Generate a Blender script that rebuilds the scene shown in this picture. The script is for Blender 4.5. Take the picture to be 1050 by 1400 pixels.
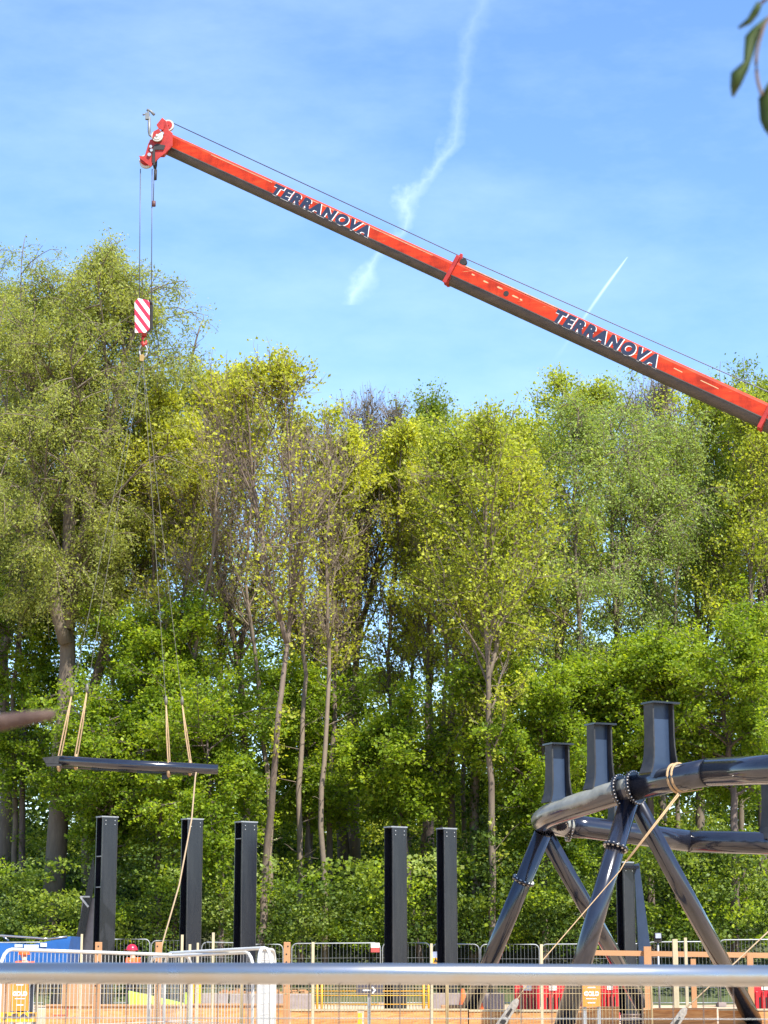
import bpy, math, random
import numpy as np
from mathutils import Vector, Matrix
for o in list(bpy.data.objects): bpy.data.objects.remove(o)
S = bpy.context.scene
COL = S.collection
R = math.radians
# ---------------------------------------------------------------- camera
F = 2900.0                      # focal length in pixels of the 1400 px high frame
PITCH = math.atan(609.0 / F)
CAMZ = 1.6
cam = bpy.data.cameras.new("camera"); camo = bpy.data.objects.new("camera", cam); COL.objects.link(camo)
camo.location = (0, 0, CAMZ); camo.rotation_euler = (math.pi / 2 + PITCH, 0, 0)
cam.sensor_fit = 'VERTICAL'; cam.sensor_height = 36.0; cam.sensor_width = 27.0
cam.lens = 36.0 * F / 1400; cam.clip_start = 0.1; cam.clip_end = 5000
cam.dof.use_dof = True; cam.dof.focus_distance = 62; cam.dof.aperture_fstop = 17
S.camera = camo
S.render.resolution_x, S.render.resolution_y = 768, 1024
# ---------------------------------------------------------------- light
SUN_EL, SUN_AZ = R(53), R(146)            # azimuth clockwise from +Y: the sun stands behind the camera, a little to the right
EXPOSURE = 1.02
def px_dir(px, py):
    dx, dy = px - 525.0, 700.0 - py
    c, s = math.cos(PITCH), math.sin(PITCH)
    return Vector((dx, F * c - dy * s, F * s + dy * c))
def P(px, py, Y):
    d = px_dir(px, py)
    k = Y / d.y
    return Vector((d.x * k, Y, CAMZ + d.z * k))
def tan_uv(px, py):
    d = px_dir(px, py); return d.x / d.y, d.z / d.y
W = bpy.data.worlds.new("World"); S.world = W; W.use_nodes = True
wn, wl = W.node_tree.nodes, W.node_tree.links
wn.clear()
def N(nodes, typ, **kw):
    n = nodes.new(typ)
    for k, v in kw.items():
        if k.startswith('i_'): n.inputs[int(k[2:])].default_value = v
        else: setattr(n, k, v)
    return n
def mth(nodes, links, op, a, b=None, c=None, clamp=False):
    n = nodes.new('ShaderNodeMath'); n.operation = op; n.use_clamp = clamp
    for i, v in enumerate((a, b, c)):
        if v is None: continue
        if isinstance(v, (int, float)): n.inputs[i].default_value = v
        else: links.new(v, n.inputs[i])
    return n.outputs[0]
out = wn.new('ShaderNodeOutputWorld'); bg = wn.new('ShaderNodeBackground')
sky = wn.new('ShaderNodeTexSky'); sky.sky_type = 'NISHITA'; sky.sun_disc = False
sky.sun_elevation = SUN_EL; sky.sun_rotation = SUN_AZ
sky.air_density = 1.0; sky.dust_density = 0.1; sky.ozone_density = 3.0; sky.altitude = 200
bg.inputs[1].default_value = 0.15
hs = wn.new('ShaderNodeHueSaturation'); hs.inputs['Saturation'].default_value = 1.14; hs.inputs['Value'].default_value = 1.0; hs.inputs['Hue'].default_value = .506
wl.new(sky.outputs[0], hs.inputs['Color'])
tc = wn.new('ShaderNodeTexCoord'); sep = wn.new('ShaderNodeSeparateXYZ'); wl.new(tc.outputs['Generated'], sep.inputs[0])
M2 = lambda op, a, b=None, c=None, clamp=False: mth(wn, wl, op, a, b, c, clamp)
ysafe = M2('MAXIMUM', sep.outputs[1], 0.02)
U, V = M2('DIVIDE', sep.outputs[0], ysafe), M2('DIVIDE', sep.outputs[2], ysafe)
def noise_w(scale, detail, sc=(1, 1, 1)):
    mp = wn.new('ShaderNodeMapping'); mp.inputs['Scale'].default_value = sc; wl.new(tc.outputs['Generated'], mp.inputs[0])
    n = wn.new('ShaderNodeTexNoise'); n.inputs['Scale'].default_value = scale; n.inputs['Detail'].default_value = detail
    n.inputs['Roughness'].default_value = .6
    wl.new(mp.outputs[0], n.inputs['Vector']); return n.outputs['Fac']
def fcurve(x, pts):
    n = wn.new('ShaderNodeFloatCurve'); c = n.mapping.curves[0]
    pts = sorted(pts)
    c.points[0].location = pts[0]; c.points[1].location = pts[-1]
    for p in pts[1:-1]: c.points.new(*p)
    n.mapping.update(); wl.new(x, n.inputs['Value']); return n.outputs[0]
nf, nb_ = noise_w(55, 7), noise_w(14, 5)
def trail(pix, amp):
    # pix: (px, py, halfwidth px, density) from top to bottom
    uv = [tan_uv(p[0], p[1]) for p in pix]
    v0, v1 = min(q[1] for q in uv), max(q[1] for q in uv)
    u0, u1 = min(q[0] for q in uv) - .02, max(q[0] for q in uv) + .02
    t = M2('DIVIDE', M2('SUBTRACT', V, v0), v1 - v0)
    tt = M2('MINIMUM', M2('MAXIMUM', t, 0.0), 1.0)
    uc = M2('ADD', M2('MULTIPLY', fcurve(tt, [((q[1] - v0) / (v1 - v0), (q[0] - u0) / (u1 - u0)) for q in uv]), u1 - u0), u0)
    w = M2('MULTIPLY', fcurve(tt, [((q[1] - v0) / (v1 - v0), p[2] / 60.0) for p, q in zip(pix, uv)]), 60.0 / F)
    den = fcurve(tt, [((q[1] - v0) / (v1 - v0), p[3]) for p, q in zip(pix, uv)])
    off = M2('MULTIPLY', M2('SUBTRACT', nf, .5), amp)
    off = M2('ADD', off, M2('MULTIPLY', M2('SUBTRACT', nb_, .5), amp * 1.5))
    d = M2('ABSOLUTE', M2('ADD', M2('SUBTRACT', U, uc), off))
    m = M2('SUBTRACT', 1.0, M2('DIVIDE', d, w), clamp=True)
    inside = M2('MULTIPLY', M2('GREATER_THAN', t, 0.0), M2('LESS_THAN', t, 1.0))
    return M2('MULTIPLY', M2('MULTIPLY', M2('POWER', m, 1.3), den), inside)
t1 = trail([(655, -10, 26, .30), (632, 70, 22, .34), (628, 130, 20, .42), (612, 190, 20, .75), (580, 232, 16, .9), (552, 262, 17, .85), (538, 310, 16, .8),
            (508, 350, 14, .55), (485, 385, 20, .9), (478, 408, 20, .75), (474, 418, 14, 0.0)], .019)
t1 = M2('MULTIPLY', t1, M2('MULTIPLY', M2('ADD', nf, .05), 1.5))
t2 = trail([(858, 351, 1.5, .3), (845, 369, 3.0, .95), (822, 401, 4, .8), (806, 424, 4, .5), (780, 462, 5, .14), (750, 505, 8, .0)], .0006)
ci = noise_w(4.0, 9, (1.0, 1.6, 2.6))
cm = wn.new('ShaderNodeMapRange'); cm.inputs[1].default_value = .42; cm.inputs[2].default_value = .80; wl.new(ci, cm.inputs[0])
cirr = M2('MULTIPLY', cm.outputs[0], .22)
tot = M2('ADD', M2('MULTIPLY', t1, .28), M2('ADD', M2('MULTIPLY', t2, .45), cirr), clamp=True)
mx = wn.new('ShaderNodeMix'); mx.data_type = 'RGBA'
wl.new(tot, mx.inputs[0]); wl.new(hs.outputs[0], mx.inputs[6]); mx.inputs[7].default_value = (5.6, 6.6, 7.6, 1)
wl.new(mx.outputs[2], bg.inputs[0]); wl.new(bg.outputs[0], out.inputs[0])
sl = bpy.data.lights.new("sun", 'SUN'); so = bpy.data.objects.new("sun", sl); COL.objects.link(so)
sl.energy = 5.0; sl.angle = R(.53); sl.color = (1, .95, .86)
sdir = Vector((math.sin(SUN_AZ) * math.cos(SUN_EL), math.cos(SUN_AZ) * math.cos(SUN_EL), math.sin(SUN_EL)))
so.rotation_euler = sdir.to_track_quat('Z', 'Y').to_euler(); so.location = (-30, -40, 60)
S.view_settings.view_transform = 'Standard'; S.view_settings.look = 'None'
S.view_settings.exposure = EXPOSURE; S.view_settings.gamma = 1
S.cycles.max_bounces = 10; S.cycles.transmission_bounces = 8; S.cycles.diffuse_bounces = 7
S.cycles.caustics_reflective = False; S.cycles.caustics_refractive = False

# ---------------------------------------------------------------- materials
def newmat(name):
    m = bpy.data.materials.new(name); m.use_nodes = True
    nt = m.node_tree; b = nt.nodes['Principled BSDF']; return m, nt.nodes, nt.links, b
def ramp(nodes, stops):
    r = nodes.new('ShaderNodeValToRGB'); e = r.color_ramp.elements
    e[0].position, e[0].color = stops[0][0], (*stops[0][1], 1)
    e[1].position, e[1].color = stops[-1][0], (*stops[-1][1], 1)
    for p, c in stops[1:-1]:
        q = e.new(p); q.color = (*c, 1)
    return r
def mat(name, col, rough=.6, metal=0., var=.15, scale=6., col2=None, bump=0., spec=.5, stretch=(1, 1, 1), coat=0.):
    """a surface with its own slow stain noise and fine grain"""
    m, n, l, b = newmat(name)
    t = n.new('ShaderNodeTexCoord'); mp = n.new('ShaderNodeMapping'); mp.inputs['Scale'].default_value = stretch
    l.new(t.outputs['Object'], mp.inputs[0])
    nz = n.new('ShaderNodeTexNoise'); nz.inputs['Scale'].default_value = scale; nz.inputs['Detail'].default_value = 8
    nz.inputs['Roughness'].default_value = .65; l.new(mp.outputs[0], nz.inputs['Vector'])
    c2 = col2 or tuple(c * (1 - var * 1.6) for c in col)
    r = ramp(n, [(.3, c2), (.65, col)]); l.new(nz.outputs['Fac'], r.inputs[0]); l.new(r.outputs[0], b.inputs['Base Color'])
    b.inputs['Metallic'].default_value = metal; b.inputs['Specular IOR Level'].default_value = spec
    b.inputs['Coat Weight'].default_value = coat; b.inputs['Coat Roughness'].default_value = .12
    mr = n.new('ShaderNodeMapRange'); mr.inputs[3].default_value = rough * .8; mr.inputs[4].default_value = min(1, rough * 1.25)
    l.new(nz.outputs['Fac'], mr.inputs[0]); l.new(mr.outputs[0], b.inputs['Roughness'])
    if bump:
        bp = n.new('ShaderNodeBump'); bp.inputs['Strength'].default_value = bump; bp.inputs['Distance'].default_value = .02
        l.new(nz.outputs['Fac'], bp.inputs['Height']); l.new(bp.outputs[0], b.inputs['Normal'])
    return m
def leafmat(name, cols, trans=.5, rough=.5, spec=.25):
    m, n, l, b = newmat(name)
    g = n.new('ShaderNodeNewGeometry'); t = n.new('ShaderNodeTexCoord')
    nz = n.new('ShaderNodeTexNoise'); nz.inputs['Scale'].default_value = .45; nz.inputs['Detail'].default_value = 3
    l.new(t.outputs['Object'], nz.inputs['Vector'])
    a = mth(n, l, 'MULTIPLY', g.outputs['Random Per Island'], .62)
    c = mth(n, l, 'MULTIPLY', nz.outputs['Fac'], 1.3)
    f = mth(n, l, 'SUBTRACT', mth(n, l, 'ADD', a, c), .42, clamp=True)
    r = ramp(n, [(i / (len(cols) - 1), c) for i, c in enumerate(cols)])
    l.new(f, r.inputs[0]); l.new(r.outputs[0], b.inputs['Base Color'])
    b.inputs['Roughness'].default_value = rough; b.inputs['Specular IOR Level'].default_value = spec
    tr = n.new('ShaderNodeBsdfTranslucent')
    mc = n.new('ShaderNodeMix'); mc.data_type = 'RGBA'; mc.blend_type = 'MULTIPLY'; mc.inputs[0].default_value = 1
    l.new(r.outputs[0], mc.inputs[6]); mc.inputs[7].default_value = (1.5, 1.45, .5, 1)
    l.new(mc.outputs[2], tr.inputs[0])
    ms = n.new('ShaderNodeMixShader'); ms.inputs[0].default_value = trans
    l.new(b.outputs[0], ms.inputs[1]); l.new(tr.outputs[0], ms.inputs[2])
    l.new(ms.outputs[0], n['Material Output'].inputs[0])
    return m
L_WIL = leafmat('willow leaf', [(0.165, 0.195, 0.045), (0.29, 0.33, 0.075), (0.45, 0.47, 0.13)])
L_YEL = leafmat('yellow green leaf', [(0.22, 0.245, 0.03), (0.4, 0.43, 0.05), (0.6, 0.6, 0.085)])
L_LIM = leafmat('lime leaf', [(0.165, 0.21, 0.025), (0.33, 0.385, 0.045), (0.54, 0.56, 0.08)])
L_MID = leafmat('mid green leaf', [(0.09, 0.145, 0.018), (0.18, 0.25, 0.03), (0.34, 0.41, 0.055)])
L_PAL = leafmat('pale birch leaf', [(0.16, 0.225, 0.06), (0.28, 0.37, 0.095), (0.44, 0.51, 0.16)])
L_BRI = leafmat('bright green leaf', [(0.08, 0.135, 0.012), (0.17, 0.26, 0.02), (0.4, 0.48, 0.035)])
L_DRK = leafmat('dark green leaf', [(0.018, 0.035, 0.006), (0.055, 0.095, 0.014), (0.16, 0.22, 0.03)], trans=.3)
L_BUD = leafmat('brown bud', [(.10, .08, .05), (.18, .15, .09), (.26, .21, .12)], trans=.2)
BARK = mat('grey brown bark', (.17, .135, .095), .9, var=.3, scale=9, bump=.6, stretch=(1, 1, .2), col2=(.10, .075, .055))
BARKD = mat('dark bark', (.16, .12, .10), .9, var=.3, scale=9, bump=.6, stretch=(1, 1, .2), col2=(.06, .045, .04))
BARKR = mat('reddish bark', (.165, .125, .09), .9, var=.3, scale=7, bump=.5, stretch=(1, 1, .3), col2=(.09, .065, .05))
TWIG = mat('purple grey twig', (.20, .155, .11), .85, var=.2, scale=5, col2=(.15, .115, .085))
NAVY = mat('gloss navy black paint', (.014, .016, .026), .17, 0., var=.2, scale=3, spec=.5, coat=.7)
FLG = mat('dusty flange paint', (.055, .056, .054), .5, 0., var=.4, scale=3, spec=.2, col2=(.02, .021, .025))
WEB = mat('sky tinted black paint', (.034, .055, .10), .3, 0., var=.15, scale=2, spec=.35)  # bluer base colour stands in for reflected sky
NAVY2 = mat('satin navy black paint', (.006, .0075, .013), .24, 0., var=.25, scale=2.5, spec=.42, col2=(.017, .018, .023), coat=.15, stretch=(1.6, 1.6, .22))
STEEL = mat('galvanised steel', (.42, .40, .36), .28, .95, var=.15, scale=14, col2=(.42, .44, .46))
STEELD = mat('weathered galvanised', (.34, .36, .37), .5, .4, var=.2, scale=14)
WHITEST = mat('white powder coat', (.60, .60, .57), .45, .1, var=.1, scale=8)
WIRE = mat('pale mesh wire', (.45, .36, .20), .5, .3, var=.15, scale=8)
CHAIN = mat('dull chain', (.18, .17, .13), .6, .2, var=.3, scale=20)
WIREROPE = mat('steel wire rope', (.13, .14, .18), .5, .6, var=.2, scale=20)
BOLT = mat('zinc bolt', (.62, .60, .56), .35, .8, var=.2, scale=20)
CRED = mat('crane white paint', (.55, .53, .47), .4, 0, var=.15, scale=6)
HRED = mat('crane head red paint', (.40, .022, .012), .45, 0, var=.25, scale=5)
DARK = mat('black rubber grease', (.02, .018, .017), .6, 0, var=.3, scale=8)
NAVYTXT = mat('dark blue lettering', (.012, .022, .055), .45, 0, var=.1)
WHTXT = mat('white lettering', (.80, .80, .78), .45, 0, var=.06)
STRAP = mat('beige webbing', (.46, .31, .165), .85, 0, var=.2, scale=18, bump=.3)
ROPE = mat('tan rope', (.38, .28, .17), .9, 0, var=.2, scale=30)
TIMBER = mat('sawn timber', (.44, .23, .105), .75, 0, var=.2, scale=10, stretch=(1, 1, .15), col2=(.38, .19, .085), bump=.2)
TIMBH = mat('sawn timber rail', (.46, .24, .11), .75, 0, var=.2, scale=10, stretch=(.12, 1, 1), col2=(.40, .21, .10), bump=.2)
CREAM = mat('pale stake', (.50, .43, .28), .8, 0, var=.15, scale=9, stretch=(1, 1, .2))
CONC = mat('concrete', (.33, .27, .25), .9, 0, var=.2, scale=5, bump=.3)
PLAST_R = mat('red plastic', (.66, .02, .03), .4, 0, var=.15, scale=4)
PLAST_Y = mat('yellow safety mesh', (.85, .42, .02), .5, 0, var=.1, scale=4)
HIVIS = mat('orange hi-vis fabric', (.92, .13, .02), .75, 0, var=.15, scale=9, bump=.3)
HELM = mat('red helmet plastic', (.62, .02, .05), .3, 0, var=.05, scale=4)
TROU = mat('dark work trousers', (.03, .035, .05), .85, 0, var=.2, scale=9)
SKIN = mat('skin', (.55, .32, .22), .55, 0, var=.08, scale=9)
LIME = mat('lime sheeting', (.50, .72, .06), .55, 0, var=.15, scale=3, bump=.3)
BLUE = mat('blue tarpaulin', (.01, .11, .38), .5, 0, var=.2, scale=2, bump=.3)
ORSIGN = mat('orange sign', (.62, .24, .03), .5, 0, var=.08, scale=3)
SLATE = mat('dark sign', (.06, .055, .075), .5, 0, var=.1)
SIGNW = mat('sign white', (.75, .72, .66), .5, 0, var=.06)
BRANCH = mat('foreground dead wood', (.10, .065, .05), .9, 0, var=.3, scale=30, col2=(.045, .022, .018), bump=.6)
LEAFD = leafmat('dark foreground leaf', [(.03, .05, .012), (.045, .075, .015), (.06, .095, .02)], trans=.3)

def boom_red():
    m, n, l, b = newmat('boom red paint')
    t = n.new('ShaderNodeTexCoord')
    mp = n.new('ShaderNodeMapping'); mp.inputs['Scale'].default_value = (.35, 1, 3); l.new(t.outputs['Object'], mp.inputs[0])
    nz = n.new('ShaderNodeTexNoise'); nz.inputs['Scale'].default_value = 2.2; nz.inputs['Detail'].default_value = 9; l.new(mp.outputs[0], nz.inputs['Vector'])
    r = ramp(n, [(.32, (.38, .022, .004)), (.55, (.50, .036, .006)), (.75, (.55, .06, .012))]); l.new(nz.outputs['Fac'], r.inputs[0])
    mp2 = n.new('ShaderNodeMapping'); mp2.inputs['Scale'].default_value = (.5, 1, 9); l.new(t.outputs['Object'], mp2.inputs[0])
    n2 = n.new('ShaderNodeTexNoise'); n2.inputs['Scale'].default_value = 3.1; n2.inputs['Detail'].default_value = 6; l.new(mp2.outputs[0], n2.inputs['Vector'])
    r2 = ramp(n, [(.70, (0, 0, 0)), (.735, (1, 1, 1))]); l.new(n2.outputs['Fac'], r2.inputs[0])
    x = n.new('ShaderNodeMix'); x.data_type = 'RGBA'; l.new(r2.outputs[0], x.inputs[0]); x.inputs[7].default_value = (.50, .26, .10, 1)
    n3 = n.new('ShaderNodeTexNoise'); n3.inputs['Scale'].default_value = 1.3; n3.inputs['Detail'].default_value = 10; n3.inputs['Roughness'].default_value = .7
    mp3 = n.new('ShaderNodeMapping'); mp3.inputs['Scale'].default_value = (1.6, 1, .5); l.new(t.outputs['Object'], mp3.inputs[0]); l.new(mp3.outputs[0], n3.inputs['Vector'])
    r3 = ramp(n, [(.42, (.45, .42, .42)), (.56, (1, 1, 1))]); l.new(n3.outputs['Fac'], r3.inputs[0])
    x3 = n.new('ShaderNodeMix'); x3.data_type = 'RGBA'; x3.blend_type = 'MULTIPLY'; x3.inputs[0].default_value = .6; l.new(r.outputs[0], x3.inputs[6]); l.new(r3.outputs[0], x3.inputs[7]); l.new(x3.outputs[2], x.inputs[6])
    l.new(x.outputs[2], b.inputs['Base Color']); b.inputs['Roughness'].default_value = .5; b.inputs['Specular IOR Level'].default_value = .25
    return m
BRED = boom_red()
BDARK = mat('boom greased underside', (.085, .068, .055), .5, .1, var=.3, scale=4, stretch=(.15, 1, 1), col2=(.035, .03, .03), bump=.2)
def dusty():
    m, n, l, b = newmat('dusty navy paint')
    t = n.new('ShaderNodeTexCoord'); g = n.new('ShaderNodeNewGeometry')
    nz = n.new('ShaderNodeTexNoise'); nz.inputs['Scale'].default_value = 2.2; nz.inputs['Detail'].default_value = 8; l.new(t.outputs['Object'], nz.inputs['Vector'])
    s = n.new('ShaderNodeSeparateXYZ'); l.new(g.outputs['Normal'], s.inputs[0])
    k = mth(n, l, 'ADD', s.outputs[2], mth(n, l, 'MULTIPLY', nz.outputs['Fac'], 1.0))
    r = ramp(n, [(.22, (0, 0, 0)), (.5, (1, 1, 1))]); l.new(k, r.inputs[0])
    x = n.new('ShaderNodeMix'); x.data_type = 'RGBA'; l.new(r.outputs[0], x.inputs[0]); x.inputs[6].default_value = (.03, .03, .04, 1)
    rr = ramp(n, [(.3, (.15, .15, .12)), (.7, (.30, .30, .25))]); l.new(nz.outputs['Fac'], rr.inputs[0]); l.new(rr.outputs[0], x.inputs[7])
    l.new(x.outputs[2], b.inputs['Base Color'])
    mr = n.new('ShaderNodeMapRange'); mr.inputs[3].default_value = .15; mr.inputs[4].default_value = .7; l.new(r.outputs[0], mr.inputs[0]); l.new(mr.outputs[0], b.inputs['Roughness'])
    b.inputs['Coat Weight'].default_value = .5; b.inputs['Coat Roughness'].default_value = .15
    return m
DUSTY = dusty()
def plymat():
    m, n, l, b = newmat('plywood')
    t = n.new('ShaderNodeTexCoord'); mp = n.new('ShaderNodeMapping'); mp.inputs['Scale'].default_value = (.8, 1, 5); l.new(t.outputs['Object'], mp.inputs[0])
    w = n.new('ShaderNodeTexNoise'); w.inputs['Scale'].default_value = 2.4; w.inputs['Detail'].default_value = 10; w.inputs['Distortion'].default_value = 1.5; l.new(mp.outputs[0], w.inputs['Vector'])
    r = ramp(n, [(.32, (.34, .14, .042)), (.5, (.52, .235, .072)), (.7, (.62, .32, .115))]); l.new(w.outputs['Fac'], r.inputs[0])
    v = n.new('ShaderNodeTexVoronoi'); v.inputs['Scale'].default_value = 2.6; l.new(t.outputs['Object'], v.inputs['Vector'])
    r2 = ramp(n, [(.05, (.28, .13, .06)), (.10, (1, 1, 1))]); l.new(v.outputs['Distance'], r2.inputs[0])
    x = n.new('ShaderNodeMix'); x.data_type = 'RGBA'; x.blend_type = 'MULTIPLY'; x.inputs[0].default_value = .8; l.new(r.outputs[0], x.inputs[6]); l.new(r2.outputs[0], x.inputs[7])
    l.new(x.outputs[2], b.inputs['Base Color']); b.inputs['Roughness'].default_value = .7
    return m
PLY = plymat()
def stripes():
    m, n, l, b = newmat('hazard stripes')
    t = n.new('ShaderNodeTexCoord'); s = n.new('ShaderNodeSeparateXYZ'); l.new(t.outputs['Object'], s.inputs[0])
    k = mth(n, l, 'ADD', mth(n, l, 'MULTIPLY', s.outputs[0], 1.35), s.outputs[2])
    f = mth(n, l, 'FRACT', mth(n, l, 'ADD', mth(n, l, 'MULTIPLY', k, 2.45), .18))
    g = mth(n, l, 'GREATER_THAN', f, .5)
    x = n.new('ShaderNodeMix'); x.data_type = 'RGBA'; l.new(g, x.inputs[0]); x.inputs[6].default_value = (.72, .72, .74, 1); x.inputs[7].default_value = (.60, .02, .05, 1)
    l.new(x.outputs[2], b.inputs['Base Color']); b.inputs['Roughness'].default_value = .4
    return m
STRIPE = stripes()

# ---------------------------------------------------------------- mesh builder (world coordinates)
def tag(o, label=None, cat=None, group=None, kind=None):
    if label: o['label'] = label
    if cat: o['category'] = cat
    if group: o['group'] = group
    if kind: o['kind'] = kind
    return o
def empty(name, loc, label, cat, group=None):
    o = bpy.data.objects.new(name, None); COL.objects.link(o); o.location = loc; o.empty_display_size = .3
    return tag(o, label, cat, group)
def origin(o):
    v = Vector((0, 0, 0))
    while o is not None:
        v += o.location; o = o.parent
    return v
class MB:
    def __init__(s): s.v, s.f, s.sm, s.mi, s.n = [], [], [], [], 0
    def add(s, vs, fs, smooth=False, mi=0):
        s.v.append(np.asarray(vs, dtype=np.float64)); o = s.n
        for f in fs: s.f.append([i + o for i in f]); s.sm.append(smooth); s.mi.append(mi)
        s.n += len(vs); return s
    def box(s, c, size, rz=0, mi=0, M=None):
        x, y, z = (a / 2 for a in size)
        vs = [Vector((i * x, j * y, k * z)) for i in (-1, 1) for j in (-1, 1) for k in (-1, 1)]
        M = M or Matrix.Rotation(rz, 3, 'Z')
        vs = [tuple(M @ q + Vector(c)) for q in vs]
        return s.add(vs, [(0, 1, 3, 2), (4, 6, 7, 5), (0, 4, 5, 1), (2, 3, 7, 6), (0, 2, 6, 4), (1, 5, 7, 3)], mi=mi)
    def beam(s, a, b, w, h, up=(0, 0, 1), mi=0):
        a, b = Vector(a), Vector(b); d = (b - a); L = d.length; d.normalize()
        side = d.cross(Vector(up)); side = side.normalized() if side.length > 1e-6 else Vector((1, 0, 0))
        u = side.cross(d)
        return s.box((a + b) / 2, (L, w, h), M=Matrix((d, side, u)).transposed(), mi=mi)
    def tube(s, pts, r, n=8, cap=True, smooth=True, mi=0, flat=None):
        pts = np.asarray([tuple(p) for p in pts], dtype=np.float64); k = len(pts)
        r = np.full(k, r, dtype=float) if np.isscalar(r) else np.asarray(r, dtype=float)
        t = np.gradient(pts, axis=0); t /= (np.linalg.norm(t, axis=1, keepdims=True) + 1e-12)
        ref = np.array([0, 0, 1.]) if abs(t[0][2]) < .9 else np.array([1., 0, 0])
        a = np.cross(t, ref); a /= (np.linalg.norm(a, axis=1, keepdims=True) + 1e-12); b = np.cross(t, a)
        ang = np.arange(n) * 2 * math.pi / n
        sy = 1. if flat is None else flat
        V_ = pts[:, None, :] + r[:, None, None] * (np.cos(ang)[None, :, None] * a[:, None, :] + sy * np.sin(ang)[None, :, None] * b[:, None, :])
        fs = [(i * n + j, i * n + (j + 1) % n, (i + 1) * n + (j + 1) % n, (i + 1) * n + j) for i in range(k - 1) for j in range(n)]
        o = s.n
        s.add(V_.reshape(-1, 3), fs, smooth, mi)
        if cap:
            s.f.append([o + j for j in range(n)][::-1]); s.sm.append(False); s.mi.append(mi)
            s.f.append([o + (k - 1) * n + j for j in range(n)]); s.sm.append(False); s.mi.append(mi)
        return s
    def prism(s, poly, o, ex, ey, ez, t, mi=0):
        """poly in the (ex, ey) plane, extruded +-t/2 along ez"""
        o, ex, ey, ez = (Vector(q) for q in (o, ex, ey, ez)); n = len(poly)
        vs = [tuple(o + ex * x + ey * y + ez * k * t / 2) for k in (-1, 1) for x, y in poly]
        fs = [tuple(range(n))[::-1], tuple(range(n, 2 * n))] + [(i, (i + 1) % n, n + (i + 1) % n, n + i) for i in range(n)]
        return s.add(vs, fs, mi=mi)
    def ball(s, c, r, sx=1, sy=1, sz=1, n=12, top_only=False, mi=0):
        vs, fs = [], []; m = n // 2
        for i in range(m + 1):
            ph = (math.pi / 2 if top_only else math.pi) * i / m
            for j in range(n):
                th = 2 * math.pi * j / n
                vs.append((c[0] + r * sx * math.sin(ph) * math.cos(th), c[1] + r * sy * math.sin(ph) * math.sin(th), c[2] + r * sz * math.cos(ph)))
        for i in range(m):
            for j in range(n): fs.append((i * n + j, (i + 1) * n + j, (i + 1) * n + (j + 1) % n, i * n + (j + 1) % n))
        return s.add(vs, fs, True, mi)
    def build(s, name, mats, parent=None, loc=None):
        mats = mats if isinstance(mats, (list, tuple)) else [mats]
        me = bpy.data.meshes.new(name); V_ = np.concatenate(s.v) if s.v else np.zeros((0, 3))
        og = origin(parent) if parent else Vector(loc or (0, 0, 0))
        V_ = V_ - np.array(og)
        me.from_pydata(V_.tolist(), [], s.f)
        me.polygons.foreach_set('use_smooth', s.sm)
        if len(mats) > 1: me.polygons.foreach_set('material_index', s.mi)
        for m in mats: me.materials.append(m)
        me.update()
        o = bpy.data.objects.new(name, me); COL.objects.link(o)
        if parent: o.parent = parent
        else: o.location = og
        return o
def bevel(o, w=.01, seg=2):
    m = o.modifiers.new('bevel', 'BEVEL'); m.width = w; m.segments = seg; m.limit_method = 'ANGLE'; return o

# ---------------------------------------------------------------- ground
def gz(x, y):
    t = np.clip((y - 74.5) / 22.0, 0, 1); t = t * t * (3 - 2 * t)
    return 5.6 * t + np.clip((y - 96) / 60, 0, 1) * 1.0
def ground():
    ys = np.concatenate([np.linspace(-400, -10, 12), np.linspace(0, 70, 36), np.linspace(71, 100, 40), np.linspace(104, 500, 20), [1500]])
    xs = np.concatenate([[-1500, -600], np.linspace(-200, 200, 81), [600, 1500]])
    X, Y = np.meshgrid(xs, ys); rng = np.random.default_rng(1)
    Z = gz(X, Y) + rng.normal(0, .02, X.shape) * ((Y > 3) & (Y < 120)) + rng.normal(0, .15, X.shape) * (Y > 76) * (Y < 120)
    V_ = np.stack([X, Y, Z], -1).reshape(-1, 3); w = len(xs)
    fs = [(i * w + j, i * w + j + 1, (i + 1) * w + j + 1, (i + 1) * w + j) for i in range(len(ys) - 1) for j in range(w - 1)]
    m, n, l, b = newmat('site ground')
    t = n.new('ShaderNodeTexCoord'); nz = n.new('ShaderNodeTexNoise'); nz.inputs['Scale'].default_value = .35; nz.inputs['Detail'].default_value = 10
    l.new(t.outputs['Object'], nz.inputs['Vector'])
    r = ramp(n, [(.35, (.38, .28, .18)), (.6, (.55, .41, .28))]); l.new(nz.outputs['Fac'], r.inputs[0])
    s = n.new('ShaderNodeSeparateXYZ'); l.new(t.outputs['Object'], s.inputs[0])
    r2 = ramp(n, [(.3, (.05, .045, .025)), (.6, (.07, .09, .025))]); l.new(nz.outputs['Fac'], r2.inputs[0])
    k = mth(n, l, 'GREATER_THAN', mth(n, l, 'ADD', s.outputs[1], mth(n, l, 'MULTIPLY', nz.outputs['Fac'], 3)), 76.0)
    x = n.new('ShaderNodeMix'); x.data_type = 'RGBA'; l.new(k, x.inputs[0]); l.new(r.outputs[0], x.inputs[6]); l.new(r2.outputs[0], x.inputs[7])
    l.new(x.outputs[2], b.inputs['Base Color']); b.inputs['Roughness'].default_value = .95
    mb = MB(); mb.add(V_, fs, True); o = mb.build('ground', m); tag(o, kind='structure')
ground()

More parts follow.
